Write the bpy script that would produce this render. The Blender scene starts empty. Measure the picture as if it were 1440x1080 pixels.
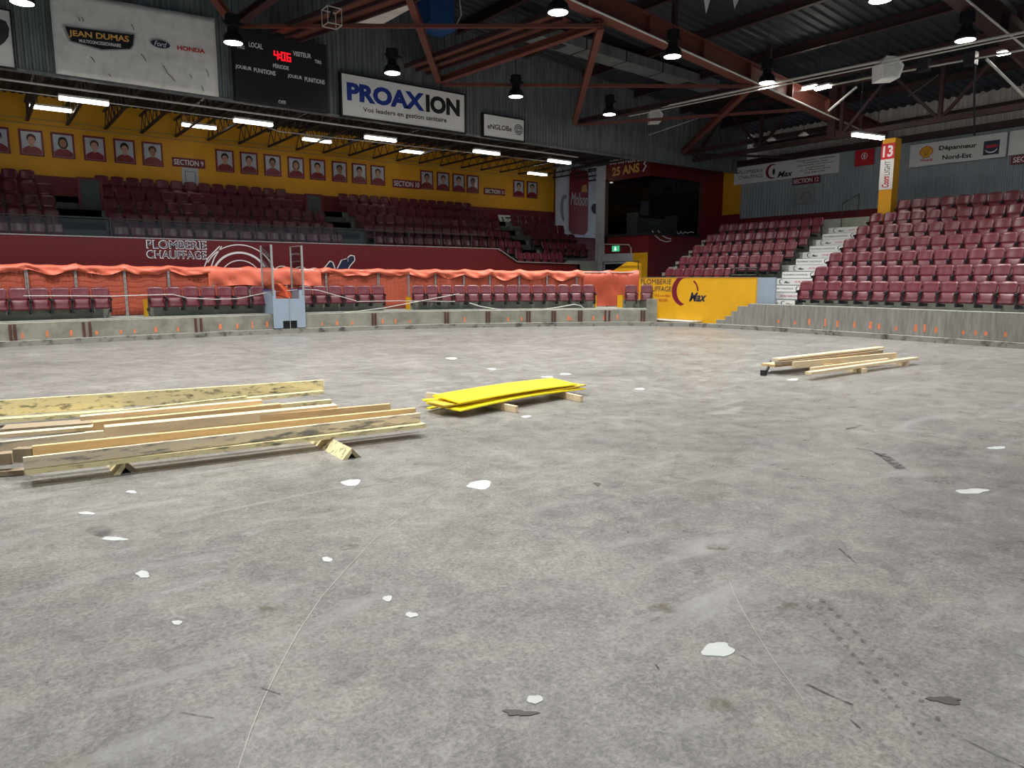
import bpy, math, random
from mathutils import Vector, Matrix
random.seed(7)
SC = bpy.context.scene
COL = SC.collection
PI = math.pi

# ---------------------------------------------------------------- camera, world, light, exposure
CAM_H, FOC, HORIZON = 1.75, 1000.0, 391.0          # eye height (m), focal length (px of 1440), horizon row
TH = math.atan((540 - HORIZON) / FOC)
AZ = math.radians(53.08)                            # heading from +X (along the end wall) towards +Y
cam_d = bpy.data.cameras.new('camera')
cam_d.sensor_width = 36.0
cam_d.lens = FOC / 1440 * 36
cam_d.clip_end = 300
cam = bpy.data.objects.new('camera', cam_d)
cam.location = (0, 0, CAM_H)
cam.rotation_euler = (PI / 2 - TH, 0, AZ - PI / 2)
COL.objects.link(cam)
SC.camera = cam

world = bpy.data.worlds.new('world')
SC.world = world
world.use_nodes = True
world.node_tree.nodes['Background'].inputs[0].default_value = (0.75, 0.85, 1.0, 1)
world.node_tree.nodes['Background'].inputs[1].default_value = 0.45
SC.view_settings.view_transform = 'Standard'
SC.view_settings.look = 'None'
SC.view_settings.gamma = 1.0
SC.view_settings.use_curve_mapping = False
SC.view_settings.exposure = 0.0
LAMP_W, LAMP_Z = 248.0, 7.9
TUBE_E = 11.0

# ---------------------------------------------------------------- measuring helpers: where a line of sight meets a real plane
fx, fy, rx, ry = math.cos(AZ), math.sin(AZ), math.sin(AZ), -math.cos(AZ)
def ray(x, y):
    u, v = x - 720, 540 - y
    z = v * math.cos(TH) - FOC * math.sin(TH)
    w = FOC * math.cos(TH) + v * math.sin(TH)
    return fx * w + rx * u, fy * w + ry * u, z
def onZ(x, y, z=0.0):
    d = ray(x, y); t = (z - CAM_H) / d[2]; return Vector((d[0] * t, d[1] * t, z))
def onX(x, y, c):
    d = ray(x, y); t = c / d[0]; return Vector((c, d[1] * t, CAM_H + d[2] * t))
def onY(x, y, c):
    d = ray(x, y); t = c / d[1]; return Vector((d[0] * t, c, CAM_H + d[2] * t))

# ---------------------------------------------------------------- materials
def lin(c):
    o = []
    for k in c[:3]:
        k = k / 255.0
        o.append(k / 12.92 if k <= 0.04045 else ((k + 0.055) / 1.055) ** 2.4)
    return (o[0], o[1], o[2], 1)
MATS = {}
def mat(name, rgb, rough=0.6, var=0.12, scale=4.0, metal=0.0, bump=0.0, rgb2=None, thr=None, emit=None, spec=0.5, stretch=None):
    if name in MATS: return MATS[name]
    m = bpy.data.materials.new(name); m.use_nodes = True
    nt = m.node_tree; N = nt.nodes; L = nt.links
    b = N['Principled BSDF']
    b.inputs['Roughness'].default_value = rough
    b.inputs['Metallic'].default_value = metal
    b.inputs['Specular IOR Level'].default_value = spec
    c = lin(rgb)
    if emit:
        b.inputs['Base Color'].default_value = c
        b.inputs['Emission Color'].default_value = c
        b.inputs['Emission Strength'].default_value = emit
    else:
        tc = N.new('ShaderNodeTexCoord'); no = N.new('ShaderNodeTexNoise')
        no.inputs['Scale'].default_value = scale; no.inputs['Detail'].default_value = 5
        no.inputs['Roughness'].default_value = 0.65
        if stretch:
            mp = N.new('ShaderNodeMapping'); mp.inputs['Scale'].default_value = stretch
            L.new(tc.outputs['Object'], mp.inputs['Vector']); L.new(mp.outputs['Vector'], no.inputs['Vector'])
        else:
            L.new(tc.outputs['Object'], no.inputs['Vector'])
        cr = N.new('ShaderNodeValToRGB')
        if rgb2 is None:
            cr.color_ramp.elements[0].color = tuple(k * (1 - var) for k in c[:3]) + (1,)
            cr.color_ramp.elements[1].color = tuple(min(1, k * (1 + var)) for k in c[:3]) + (1,)
            cr.color_ramp.elements[0].position = 0.3; cr.color_ramp.elements[1].position = 0.7
        else:
            t = thr or (0.45, 0.55)
            cr.color_ramp.elements[0].color = c; cr.color_ramp.elements[1].color = lin(rgb2)
            cr.color_ramp.elements[0].position = t[0]; cr.color_ramp.elements[1].position = t[1]
        L.new(no.outputs['Fac'], cr.inputs['Fac']); L.new(cr.outputs['Color'], b.inputs['Base Color'])
        if bump:
            bp = N.new('ShaderNodeBump'); bp.inputs['Strength'].default_value = bump; bp.inputs['Distance'].default_value = 0.02
            L.new(no.outputs['Fac'], bp.inputs['Height']); L.new(bp.outputs['Normal'], b.inputs['Normal'])
    MATS[name] = m
    return m

def floor_material():
    m = bpy.data.materials.new('polished_concrete'); m.use_nodes = True
    nt = m.node_tree; N = nt.nodes; L = nt.links; b = N['Principled BSDF']
    tc = N.new('ShaderNodeTexCoord')
    def noise(scale, detail=6, rough=0.65, dist=0.0, stretch=None):
        n = N.new('ShaderNodeTexNoise'); n.inputs['Scale'].default_value = scale; n.inputs['Detail'].default_value = detail
        n.inputs['Roughness'].default_value = rough; n.inputs['Distortion'].default_value = dist
        if stretch:
            mp = N.new('ShaderNodeMapping'); mp.inputs['Scale'].default_value = stretch
            mp.inputs['Rotation'].default_value = (0, 0, 0.5)
            L.new(tc.outputs['Object'], mp.inputs['Vector']); L.new(mp.outputs['Vector'], n.inputs['Vector'])
        else:
            L.new(tc.outputs['Object'], n.inputs['Vector'])
        return n
    def ramp(src, p0, c0, p1, c1):
        r = N.new('ShaderNodeValToRGB'); e = r.color_ramp.elements
        e[0].position, e[0].color, e[1].position, e[1].color = p0, c0, p1, c1
        L.new(src, r.inputs['Fac']); return r
    def mix(kind, fac, a, bb):
        x = N.new('ShaderNodeMix'); x.data_type = 'RGBA'; x.blend_type = kind
        if isinstance(fac, float): x.inputs['Factor'].default_value = fac
        else: L.new(fac, x.inputs['Factor'])
        L.new(a, x.inputs['A'])
        if isinstance(bb, tuple): x.inputs['B'].default_value = bb
        else: L.new(bb, x.inputs['B'])
        return x.outputs['Result']
    big = ramp(noise(0.7, 7, 0.6, 0.6).outputs['Fac'], 0.3, lin((108, 107, 105)), 0.72, lin((136, 134, 129)))
    mid = ramp(noise(4.5, 10, 0.78, 0.6).outputs['Fac'], 0.37, (0.70, 0.70, 0.71, 1), 0.64, (1.32, 1.32, 1.29, 1))
    c = mix('MULTIPLY', 0.85, big.outputs['Color'], mid.outputs['Color'])
    fine = ramp(noise(42, 8, 0.85).outputs['Fac'], 0.42, (0.58, 0.58, 0.58, 1), 0.60, (1.44, 1.44, 1.44, 1))
    flk = ramp(noise(14, 9, 0.8, 1.5).outputs['Fac'], 0.50, (0, 0, 0, 1), 0.68, (0.75, 0.75, 0.75, 1))
    c = mix('MULTIPLY', 0.8, c, fine.outputs['Color'])
    st = ramp(noise(1.3, 6, 0.6, 1.2, (0.35, 1.6, 1)).outputs['Fac'], 0.56, (0, 0, 0, 1), 0.72, (1, 1, 1, 1))
    c = mix('MIX', st.outputs['Color'], c, lin((146, 145, 143)))
    c = mix('MIX', flk.outputs['Color'], c, lin((158, 157, 153)))
    br = ramp(noise(1.9, 3, 0.5, 0.3).outputs['Fac'], 0.70, (0, 0, 0, 1), 0.80, (0.55, 0.55, 0.55, 1))
    c = mix('MIX', br.outputs['Color'], c, lin((112, 99, 76)))
    L.new(c, b.inputs['Base Color'])
    rr = ramp(noise(2.2, 6, 0.7).outputs['Fac'], 0.35, (0.26, 0.26, 0.26, 1), 0.7, (0.46, 0.46, 0.46, 1))
    b.inputs['Specular IOR Level'].default_value = 0.38
    L.new(rr.outputs['Color'], b.inputs['Roughness'])
    bp = N.new('ShaderNodeBump'); bp.inputs['Strength'].default_value = 0.12; bp.inputs['Distance'].default_value = 0.01
    L.new(fine.outputs['Color'], bp.inputs['Height']); L.new(bp.outputs['Normal'], b.inputs['Normal'])
    MATS['floor'] = m
    return m

def glass_material(name, tint=(0.78, 0.82, 0.83, 1), refl=0.10):
    m = bpy.data.materials.new(name); m.use_nodes = True
    nt = m.node_tree; N = nt.nodes; L = nt.links
    N.remove(N['Principled BSDF'])
    tr = N.new('ShaderNodeBsdfTransparent'); tr.inputs[0].default_value = tint
    gl = N.new('ShaderNodeBsdfGlossy'); gl.inputs['Roughness'].default_value = 0.03
    lw = N.new('ShaderNodeLayerWeight'); lw.inputs[0].default_value = 0.5
    pw = N.new('ShaderNodeMath'); pw.operation = 'POWER'; pw.inputs[1].default_value = 4.0; L.new(lw.outputs['Facing'], pw.inputs[0])
    fr = N.new('ShaderNodeMath'); fr.operation = 'MULTIPLY_ADD'; fr.inputs[1].default_value = 0.35; fr.inputs[2].default_value = 0.03; L.new(pw.outputs[0], fr.inputs[0])
    mx = N.new('ShaderNodeMixShader')
    L.new(fr.outputs[0], mx.inputs[0]); L.new(tr.outputs[0], mx.inputs[1]); L.new(gl.outputs[0], mx.inputs[2])
    L.new(mx.outputs[0], N['Material Output'].inputs[0])
    MATS[name] = m
    return m

def net_material():
    m = bpy.data.materials.new('orange_netting'); m.use_nodes = True
    nt = m.node_tree; N = nt.nodes; L = nt.links; b = N['Principled BSDF']
    b.inputs['Base Color'].default_value = lin((224, 122, 96)); b.inputs['Roughness'].default_value = 0.55
    tl = N.new('ShaderNodeBsdfTranslucent'); tl.inputs[0].default_value = lin((238, 130, 100))
    tr = N.new('ShaderNodeBsdfTransparent')
    m1 = N.new('ShaderNodeMixShader'); m1.inputs[0].default_value = 0.35
    m2 = N.new('ShaderNodeMixShader'); m2.inputs[0].default_value = 0.14
    L.new(b.outputs[0], m1.inputs[1]); L.new(tl.outputs[0], m1.inputs[2])
    L.new(m1.outputs[0], m2.inputs[1]); L.new(tr.outputs[0], m2.inputs[2])
    L.new(m2.outputs[0], N['Material Output'].inputs[0])
    return m

M_floor = floor_material()
M_conc = mat('concrete_curb', (150, 148, 136), 0.85, bump=0.25, scale=2.2, rgb2=(112, 110, 100), thr=(0.4, 0.72))
M_concB = mat('board_formed_concrete', (150, 149, 142), 0.85, bump=0.25, scale=2.0, rgb2=(108, 107, 101), thr=(0.35, 0.75), stretch=(6, 6, 0.7))
M_lip = mat('scuffed_concrete_lip', (142, 140, 132), 0.8, scale=3.0, rgb2=(74, 72, 68), thr=(0.52, 0.66), bump=0.2)
M_slab = mat('stand_concrete', (146, 149, 140), 0.9, 0.2, 3.0)
M_step = mat('green_grey_steps', (84, 92, 88), 0.85, 0.2, 3.0)
M_seat = mat('maroon_plastic', (96, 34, 45), 0.36, 0.10, 8.0)
M_seat2 = mat('maroon_plastic_tip_up', (90, 28, 39), 0.42, 0.10, 8.0)
M_iron = mat('dark_cast_iron', (48, 50, 54), 0.5, 0.15, 10, metal=0.3)
M_red = mat('dark_red_wall', (112, 24, 34), 0.5, 0.10, 1.5)
M_redb = mat('red_boards', (98, 16, 24), 0.45, 0.08, 2.0)
M_yel = mat('yellow_wall', (222, 160, 24), 0.6, 0.07, 0.8)
M_yelb = mat('yellow_board', (228, 170, 22), 0.5, 0.06, 3.0)
M_gal = mat('galvanised_sheet', (122, 128, 130), 0.5, scale=1.2, metal=0.1, rgb2=(82, 87, 90), thr=(0.35, 0.7), stretch=(4, 4, 0.5))
M_galL = mat('pale_corrugated_sheet', (226, 216, 208), 0.6, scale=1.5, rgb2=(176, 170, 166), thr=(0.35, 0.75), stretch=(4, 4, 0.6))
M_galB = mat('grey_corrugated_sheet', (150, 160, 165), 0.55, 0.12, 1.0, stretch=(2, 2, 0.5))
M_deck = mat('roof_deck', (40, 45, 52), 0.6, 0.2, 1.0)
M_steel = mat('oxide_red_steel', (98, 52, 43), 0.55, 0.15, 3.0)
M_steelD = mat('dark_maroon_steel', (52, 28, 29), 0.6, 0.15, 3.0)
M_joist = mat('joist_steel', (58, 46, 44), 0.6, 0.15, 4.0)
M_white = mat('sign_white', (226, 226, 224), 0.55, 0.03, 2.0)
M_vinyl = mat('worn_white_vinyl', (222, 220, 216), 0.5, scale=3.0, rgb2=(196, 194, 190), thr=(0.45, 0.75))
M_black = mat('matt_black', (20, 21, 24), 0.5, 0.1, 5.0)
M_lens = mat('lamp_lens', (255, 252, 245), emit=14.0)
M_tube = mat('fluorescent_tube', (255, 250, 240), emit=TUBE_E)
M_lamp = mat('lamp_housing', (26, 28, 34), 0.4, 0.15, 8.0, metal=0.4)
M_alu = mat('aluminium', (176, 178, 178), 0.4, 0.08, 6.0, metal=0.5)
M_pale = mat('pale_conduit', (190, 190, 184), 0.5, 0.05, 4.0)
M_navy = mat('navy_print', (22, 34, 66), 0.5, 0.05)
M_blue = mat('blue_print', (24, 52, 140), 0.5, 0.05)
M_ink = mat('black_print', (14, 14, 16), 0.5, 0.05)
M_marp = mat('maroon_print', (120, 20, 44), 0.5, 0.05)
M_redp = mat('red_print', (196, 30, 42), 0.5, 0.05)
M_wprint = mat('white_print', (235, 235, 235), 0.5, 0.03)
M_gold = mat('gold_print', (226, 176, 96), 0.4, 0.10)
M_yprint = mat('yellow_print', (236, 190, 30), 0.5, 0.04)
M_led = mat('red_led', (255, 20, 40), emit=1.3)
M_tarp = mat('orange_tarp', (240, 122, 94), 0.42, 0.08, 3.0)
M_tarpD = mat('orange_bag', (206, 84, 48), 0.4, 0.10, 3.0)
M_net = net_material()
M_glass = glass_material('rail_glass')
M_bglass = glass_material('booth_glass', (0.6, 0.66, 0.74, 1))
M_boothblue = mat('pale_blue_panel', (150, 166, 182), 0.5, 0.05, 3.0)
M_wood = mat('fresh_lumber', (226, 204, 166), 0.65, 0.12, 1.2, stretch=(1.2, 14, 14))
M_wood2 = mat('honey_lumber', (218, 184, 134), 0.65, 0.15, 1.2, stretch=(1.2, 14, 14))
M_woodg = mat('cement_splashed_lumber', (222, 206, 176), 0.75, scale=2.4, rgb2=(118, 118, 114), thr=(0.5, 0.62), stretch=(1, 6, 6), bump=0.2)
M_woody = mat('yellowed_form_board', (226, 212, 162), 0.7, scale=5.0, rgb2=(116, 110, 88), thr=(0.52, 0.66), stretch=(1, 4, 4), bump=0.2)
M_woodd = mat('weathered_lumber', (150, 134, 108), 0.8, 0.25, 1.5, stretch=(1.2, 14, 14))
M_ybd = mat('yellow_plastic_board', (248, 226, 26), 0.4, scale=6.0, rgb2=(206, 186, 60), thr=(0.6, 0.72), stretch=(1, 3, 3))
M_ybe = mat('yellow_plastic_edge', (222, 190, 60), 0.5, 0.15, 6.0)
M_patch = mat('white_filler', (190, 194, 192), 0.6, 0.06, 8.0)
M_skid = mat('rubber_mark', (70, 68, 66), 0.6, 0.2, 12.0)
M_chalk = mat('chalk_line', (176, 174, 168), 0.8, 0.1, 20.0)
M_spray = mat('orange_spray_paint', (226, 128, 84), 0.7, 0.2, 12.0)
M_rust = mat('rusty_channel', (84, 52, 42), 0.75, 0.25, 8.0)

# ---------------------------------------------------------------- object helpers
WLOC = {}
def link(o, parent=None):
    COL.objects.link(o)
    if parent is not None: o.parent = parent
    return o
def tag(o, label=None, cat=None, group=None, kind=None):
    if label: o['label'] = label
    if cat: o['category'] = cat
    if group: o['group'] = group
    if kind: o['kind'] = kind
    return o
def thing(name, loc, label, cat, group=None, kind=None):
    o = bpy.data.objects.new(name, None); o.empty_display_size = 0.2
    o.location = loc; WLOC[o.name] = Vector(loc)
    link(o); tag(o, label, cat, group, kind)
    return o
class MB:
    def __init__(s): s.v = []; s.f = []
    def add(s, vs, fs):
        n = len(s.v); s.v += [tuple(p) for p in vs]; s.f += [tuple(i + n for i in f) for f in fs]; return s
    def box(s, x0, x1, y0, y1, z0, z1):
        return s.add([(x0, y0, z0), (x1, y0, z0), (x1, y1, z0), (x0, y1, z0), (x0, y0, z1), (x1, y0, z1), (x1, y1, z1), (x0, y1, z1)],
                     [(3, 2, 1, 0), (4, 5, 6, 7), (0, 1, 5, 4), (1, 2, 6, 5), (2, 3, 7, 6), (3, 0, 4, 7)])
    def extr(s, prof, p0, p1, up=(0, 0, 1), roll=0.0):
        p0, p1 = Vector(p0), Vector(p1); d = (p1 - p0).normalized()
        up = Vector(up)
        if abs(d.dot(up)) > 0.999: up = Vector((0, 1, 0))
        side = d.cross(up).normalized(); u2 = side.cross(d).normalized()
        if roll:
            c, sn = math.cos(roll), math.sin(roll)
            side, u2 = side * c + u2 * sn, u2 * c - side * sn
        n = len(prof); vs = []
        for p in (p0, p1):
            for a, b in prof: vs.append(p + side * a + u2 * b)
        fs = [(i, (i + 1) % n, (i + 1) % n + n, i + n) for i in range(n)]
        fs += [tuple(range(n))[::-1], tuple(range(n, 2 * n))]
        return s.add(vs, fs)
    def bar(s, p0, p1, w, h, roll=0.0):
        return s.extr([(-w / 2, -h / 2), (w / 2, -h / 2), (w / 2, h / 2), (-w / 2, h / 2)], p0, p1, roll=roll)
    def ibeam(s, p0, p1, w, h, t=0.03):
        a, b, c = w / 2, h / 2, t / 2
        return s.extr([(-a, -b), (a, -b), (a, -b + t), (c, -b + t), (c, b - t), (a, b - t), (a, b), (-a, b), (-a, b - t), (-c, b - t), (-c, -b + t), (-a, -b + t)], p0, p1)
    def tube(s, pts, r, n=6, closed_ends=True):
        pts = [Vector(p) for p in pts]; rings = []
        for i, p in enumerate(pts):
            d = (pts[min(i + 1, len(pts) - 1)] - pts[max(i - 1, 0)]).normalized()
            up = Vector((0, 0, 1)) if abs(d.z) < 0.95 else Vector((0, 1, 0))
            a = d.cross(up).normalized(); b = a.cross(d)
            rings.append([p + (a * math.cos(k * 2 * PI / n) + b * math.sin(k * 2 * PI / n)) * r for k in range(n)])
        vs = [q for rg in rings for q in rg]; fs = []
        for i in range(len(rings) - 1):
            for k in range(n):
                fs.append((i * n + k, i * n + (k + 1) % n, (i + 1) * n + (k + 1) % n, (i + 1) * n + k))
        fs += [tuple(range(n)), tuple(range((len(rings) - 1) * n, len(rings) * n))[::-1]]
        return s.add(vs, fs)
    def lathe(s, prof, c, n=16):
        vs = []; m = len(prof)
        for k in range(n):
            a = 2 * PI * k / n
            for r, z in prof: vs.append((c[0] + r * math.cos(a), c[1] + r * math.sin(a), c[2] + z))
        fs = []
        for k in range(n):
            for i in range(m - 1):
                fs.append((k * m + i, ((k + 1) % n) * m + i, ((k + 1) % n) * m + i + 1, k * m + i + 1))
        fs += [tuple(k * m for k in range(n))[::-1], tuple(k * m + m - 1 for k in range(n))]
        return s.add(vs, fs)
    def prism(s, poly, fn, t0, t1):
        """poly of (u, v); fn(u, v, t) -> world point; a solid between depth t0 (back) and t1 (front)"""
        n = len(poly); vs = [fn(u, v, t0) for u, v in poly] + [fn(u, v, t1) for u, v in poly]
        fs = [(i, (i + 1) % n, (i + 1) % n + n, i + n) for i in range(n)] + [tuple(range(n))[::-1], tuple(range(n, 2 * n))]
        return s.add(vs, fs)
    def ring(s, outer, inner, fn, t0, t1):
        n = len(outer)
        vs = [fn(u, v, t0) for u, v in outer] + [fn(u, v, t0) for u, v in inner] + [fn(u, v, t1) for u, v in outer] + [fn(u, v, t1) for u, v in inner]
        fs = []
        for i in range(n):
            j = (i + 1) % n
            fs += [(i + 2 * n, j + 2 * n, j + 3 * n, i + 3 * n), (i, i + n, j + n, j), (i, j, j + 2 * n, i + 2 * n), (i + n, i + 3 * n, j + 3 * n, j + n)]
        return s.add(vs, fs)
    def grid(s, fn, nu, nv, thick):
        """solid sheet: fn(u, v) -> Vector, thickness along +y"""
        vs = []
        for t in (0, thick):
            for j in range(nv + 1):
                for i in range(nu + 1):
                    p = Vector(fn(i / nu, j / nv)); vs.append(p + Vector((0, t, 0)))
        W = nu + 1; B = W * (nv + 1); fs = []
        for j in range(nv):
            for i in range(nu):
                a = j * W + i
                fs.append((a, a + 1, a + W + 1, a + W)); fs.append((B + a, B + a + W, B + a + W + 1, B + a + 1))
        for i in range(nu):
            fs.append((i, B + i, B + i + 1, i + 1)); a = nv * W + i; fs.append((a, a + 1, B + a + 1, B + a))
        for j in range(nv):
            a = j * W; fs.append((a, a + W, B + a + W, B + a)); a += nu; fs.append((a, B + a, B + a + W, a + W))
        return s.add(vs, fs)
    def mesh(s, name, m, off=(0, 0, 0), smooth=False):
        me = bpy.data.meshes.new(name)
        ox, oy, oz = off
        me.from_pydata([(a - ox, b - oy, c - oz) for a, b, c in s.v], [], s.f)
        me.materials.append(m)
        if smooth: me.polygons.foreach_set('use_smooth', [True] * len(me.polygons))
        me.update()
        return me
    def part(s, name, m, parent, label=None, smooth=False, kind=None):
        off = WLOC.get(parent.name, Vector((0, 0, 0)))
        o = bpy.data.objects.new(name, s.mesh(name, m, off, smooth))
        link(o, parent); WLOC[o.name] = off
        if label: o['label'] = label
        if kind: o['kind'] = kind
        return o
    def top(s, name, m, label=None, cat=None, group=None, kind=None, smooth=False):
        xs = [p[0] for p in s.v]; ys = [p[1] for p in s.v]; zs = [p[2] for p in s.v]
        loc = Vector(((min(xs) + max(xs)) / 2, (min(ys) + max(ys)) / 2, min(zs)))
        o = bpy.data.objects.new(name, s.mesh(name, m, loc, smooth)); o.location = loc
        link(o); WLOC[o.name] = loc
        return tag(o, label, cat, group, kind)

# planes: A faces -Y (u runs +X), B faces -X (u runs -Y), C faces -Y for any Y; depth t is out towards the viewer
def PA(Y): return lambda u, v, t: (u, Y - t, v)
def PB(X): return lambda u, v, t: (X - t, -u, v)
def rect(u0, u1, v0, v1): return [(u0, v0), (u1, v0), (u1, v1), (u0, v1)]
def ell(cu, cv, a, b, n=24, a0=0.0, a1=2 * PI):
    return [(cu + a * math.cos(a0 + (a1 - a0) * k / n), cv + b * math.sin(a0 + (a1 - a0) * k / n)) for k in range(n)]
def arcband(cu, cv, a, b, a2, b2, d0, d1, n=20, du=0.0):
    """crescent / arc band between two ellipses, angles in degrees"""
    o = []
    for k in range(n + 1):
        t = math.radians(d0 + (d1 - d0) * k / n); o.append((cu + a * math.cos(t), cv + b * math.sin(t)))
    for k in range(n, -1, -1):
        t = math.radians(d0 + (d1 - d0) * k / n); o.append((cu + du + a2 * math.cos(t), cv + b2 * math.sin(t)))
    return o
def stroke(pts, w):
    """polyline band of width w in the (u, v) plane"""
    L_, R_ = [], []
    for i, p in enumerate(pts):
        a = pts[max(i - 1, 0)]; b = pts[min(i + 1, len(pts) - 1)]
        d = Vector((b[0] - a[0], b[1] - a[1])); d.normalize()
        L_.append((p[0] - d.y * w / 2, p[1] + d.x * w / 2)); R_.append((p[0] + d.y * w / 2, p[1] - d.x * w / 2))
    return L_ + R_[::-1]
def rA(p, q, Y):
    a, b = onY(p[0], p[1], Y), onY(q[0], q[1], Y); return (a.x, b.x, b.z, a.z)
def qA(xl, tl, bl, xr, tr, br, Y):
    a, b, c, d = onY(xl, bl, Y), onY(xl, tl, Y), onY(xr, br, Y), onY(xr, tr, Y)
    return (a.x, c.x, a.z, b.z, c.z, d.z)
def rB(p, q, X):
    a, b = onX(p[0], p[1], X), onX(q[0], q[1], X); return (-a.y, -b.y, b.z, a.z)
def qB(xl, tl, bl, xr, tr, br, X):
    a, b, c, d = onX(xl, bl, X), onX(xl, tl, X), onX(xr, br, X), onX(xr, tr, X)
    return (-a.y, -c.y, a.z, b.z, c.z, d.z)
def text(s, box, fn, m, parent, t0=0.0, t1=0.006, bold=0.0, shear=0.0, rot=0, name='lettering', label=None):
    """lettering fitted into box (u0, u1, v0, v1) on the plane fn"""
    cu = bpy.data.curves.new('lettering', 'FONT'); cu.body = s; cu.size = 1.0; cu.offset = bold; cu.shear = shear
    cu.resolution_u = 3; cu.fill_mode = 'FRONT'
    tmp = bpy.data.objects.new('lettering_tmp', cu); COL.objects.link(tmp)
    me = bpy.data.meshes.new_from_object(tmp.evaluated_get(bpy.context.evaluated_depsgraph_get()))
    vs = [v.co.copy() for v in me.vertices]; fs = [tuple(p.vertices) for p in me.polygons]
    bpy.data.objects.remove(tmp); bpy.data.curves.remove(cu); bpy.data.meshes.remove(me)
    if not vs: return None
    if rot: vs = [Vector((-v.y, v.x, 0)) for v in vs]
    x0, x1 = min(v.x for v in vs), max(v.x for v in vs); y0, y1 = min(v.y for v in vs), max(v.y for v in vs)
    if len(box) == 4: box = (box[0], box[1], box[2], box[3], box[2], box[3])
    u0, u1, l0, l1, r0, r1 = box; pts = []
    for v in vs:
        a = (v.x - x0) / (x1 - x0); b = (v.y - y0) / (y1 - y0)
        pts.append(fn(u0 + a * (u1 - u0), (l0 + b * (l1 - l0)) * (1 - a) + (r0 + b * (r1 - r0)) * a, t1))
    mb = MB(); mb.add(pts, fs)
    return mb.part(name, m, parent, label)

NUM = ['zeroth', 'first', 'second', 'third', 'fourth', 'fifth', 'sixth', 'seventh', 'eighth', 'ninth', 'tenth', 'eleventh', 'twelfth',
       'thirteenth', 'fourteenth', 'fifteenth', 'sixteenth', 'seventeenth', 'eighteenth', 'nineteenth', 'twentieth']

# ---------------------------------------------------------------- rink outline (plan of the concrete kerb)
KN = [(-9, 21.2), (-4, 21.9), (0.42, 22.22), (3, 22.4), (6, 22.5), (8, 22.42), (10.3, 22.15), (12.59, 21.65), (14.9, 20.8), (17.3, 19.68),
      (19.2, 18.6), (20.3, 17.4), (20.85, 15.97), (21.08, 13.95), (21.0, 10.9), (20.9, 8.8), (20.8, 6.4), (20.8, 0), (20.8, -14)]
def catmull(P, n=16):
    out = []
    for i in range(len(P) - 1):
        p0, p1, p2, p3 = P[max(i - 1, 0)], P[i], P[i + 1], P[min(i + 2, len(P) - 1)]
        for k in range(n):
            t = k / n
            out.append(tuple(0.5 * (2 * b + (c - a) * t + (2 * a - 5 * b + 4 * c - d) * t * t + (3 * b - a - 3 * c + d) * t ** 3)
                             for a, b, c, d in zip(p0, p1, p2, p3)))
    out.append(P[-1]); return out
CP = [Vector(p) for p in catmull(KN)]
CS = [0.0]
for i in range(1, len(CP)): CS.append(CS[-1] + (CP[i] - CP[i - 1]).length)
def at_s(s, off=0.0):
    i = 0
    lo, hi = 0, len(CS) - 2
    while lo < hi:
        m_ = (lo + hi + 1) // 2
        if CS[m_] <= s: lo = m_
        else: hi = m_ - 1
    i = lo
    t = (s - CS[i]) / (CS[i + 1] - CS[i]); p = CP[i].lerp(CP[i + 1], t)
    a = CP[max(i - 2, 0)]; b = CP[min(i + 3, len(CP) - 1)]; d = (b - a).normalized()
    n = Vector((-d.y, d.x))
    return p + n * off, n
def s_px(px, off=0.0):
    """arc length where the outline (moved outwards by off) crosses the vertical plane seen at column px"""
    best, bs = 1e9, 0
    s = 0.0
    while s < CS[-1]:
        p, n = at_s(s, off); w = p.x * fx + p.y * fy; u = p.x * rx + p.y * ry
        if w > 1:
            x = 720 + math.hypot(FOC, 540 - HORIZON) * u / w
            if abs(x - px) < best: best, bs = abs(x - px), s
        s += 0.05
    return bs
def sweep(prof, s0, s1, step=0.4):
    n = max(2, int((s1 - s0) / step) + 1); m_ = len(prof); mb = MB(); vs = []
    for k in range(n):
        s = s0 + (s1 - s0) * k / (n - 1)
        for o, z in prof:
            p, _ = at_s(s, o); vs.append((p.x, p.y, z))
    fs = []
    for k in range(n - 1):
        for i in range(m_):
            j = (i + 1) % m_; fs.append((k * m_ + i, k * m_ + j, (k + 1) * m_ + j, (k + 1) * m_ + i))
    fs += [tuple(range(m_)), tuple(range((n - 1) * m_, n * m_))[::-1]]
    return mb.add(vs, fs)

S_A_END = s_px(917, 0.2)          # end post of the end-zone kerb
S_B_BEG = s_px(1012, 0.2)         # broken start of the side kerb
S_END = CS[-1]

# ================================================================ THE SETTING
fl = MB()
fp = [(p.x, p.y, 0.0) for p in CP[::3]] + [(20.8, -14, 0), (-9, -14, 0)]
fl.add(fp[::-1], [tuple(range(len(fp)))])
o_floor = fl.top('floor', M_floor, 'bare grey concrete rink floor with white filler patches', kind='structure')
MB().add([(-20, -14, -0.02), (32.5, -14, -0.02), (32.5, 32, -0.02), (-20, 32, -0.02)], [(0, 1, 2, 3)]).top('floor', M_slab, 'concrete ground slab below the stands', kind='structure')

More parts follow.
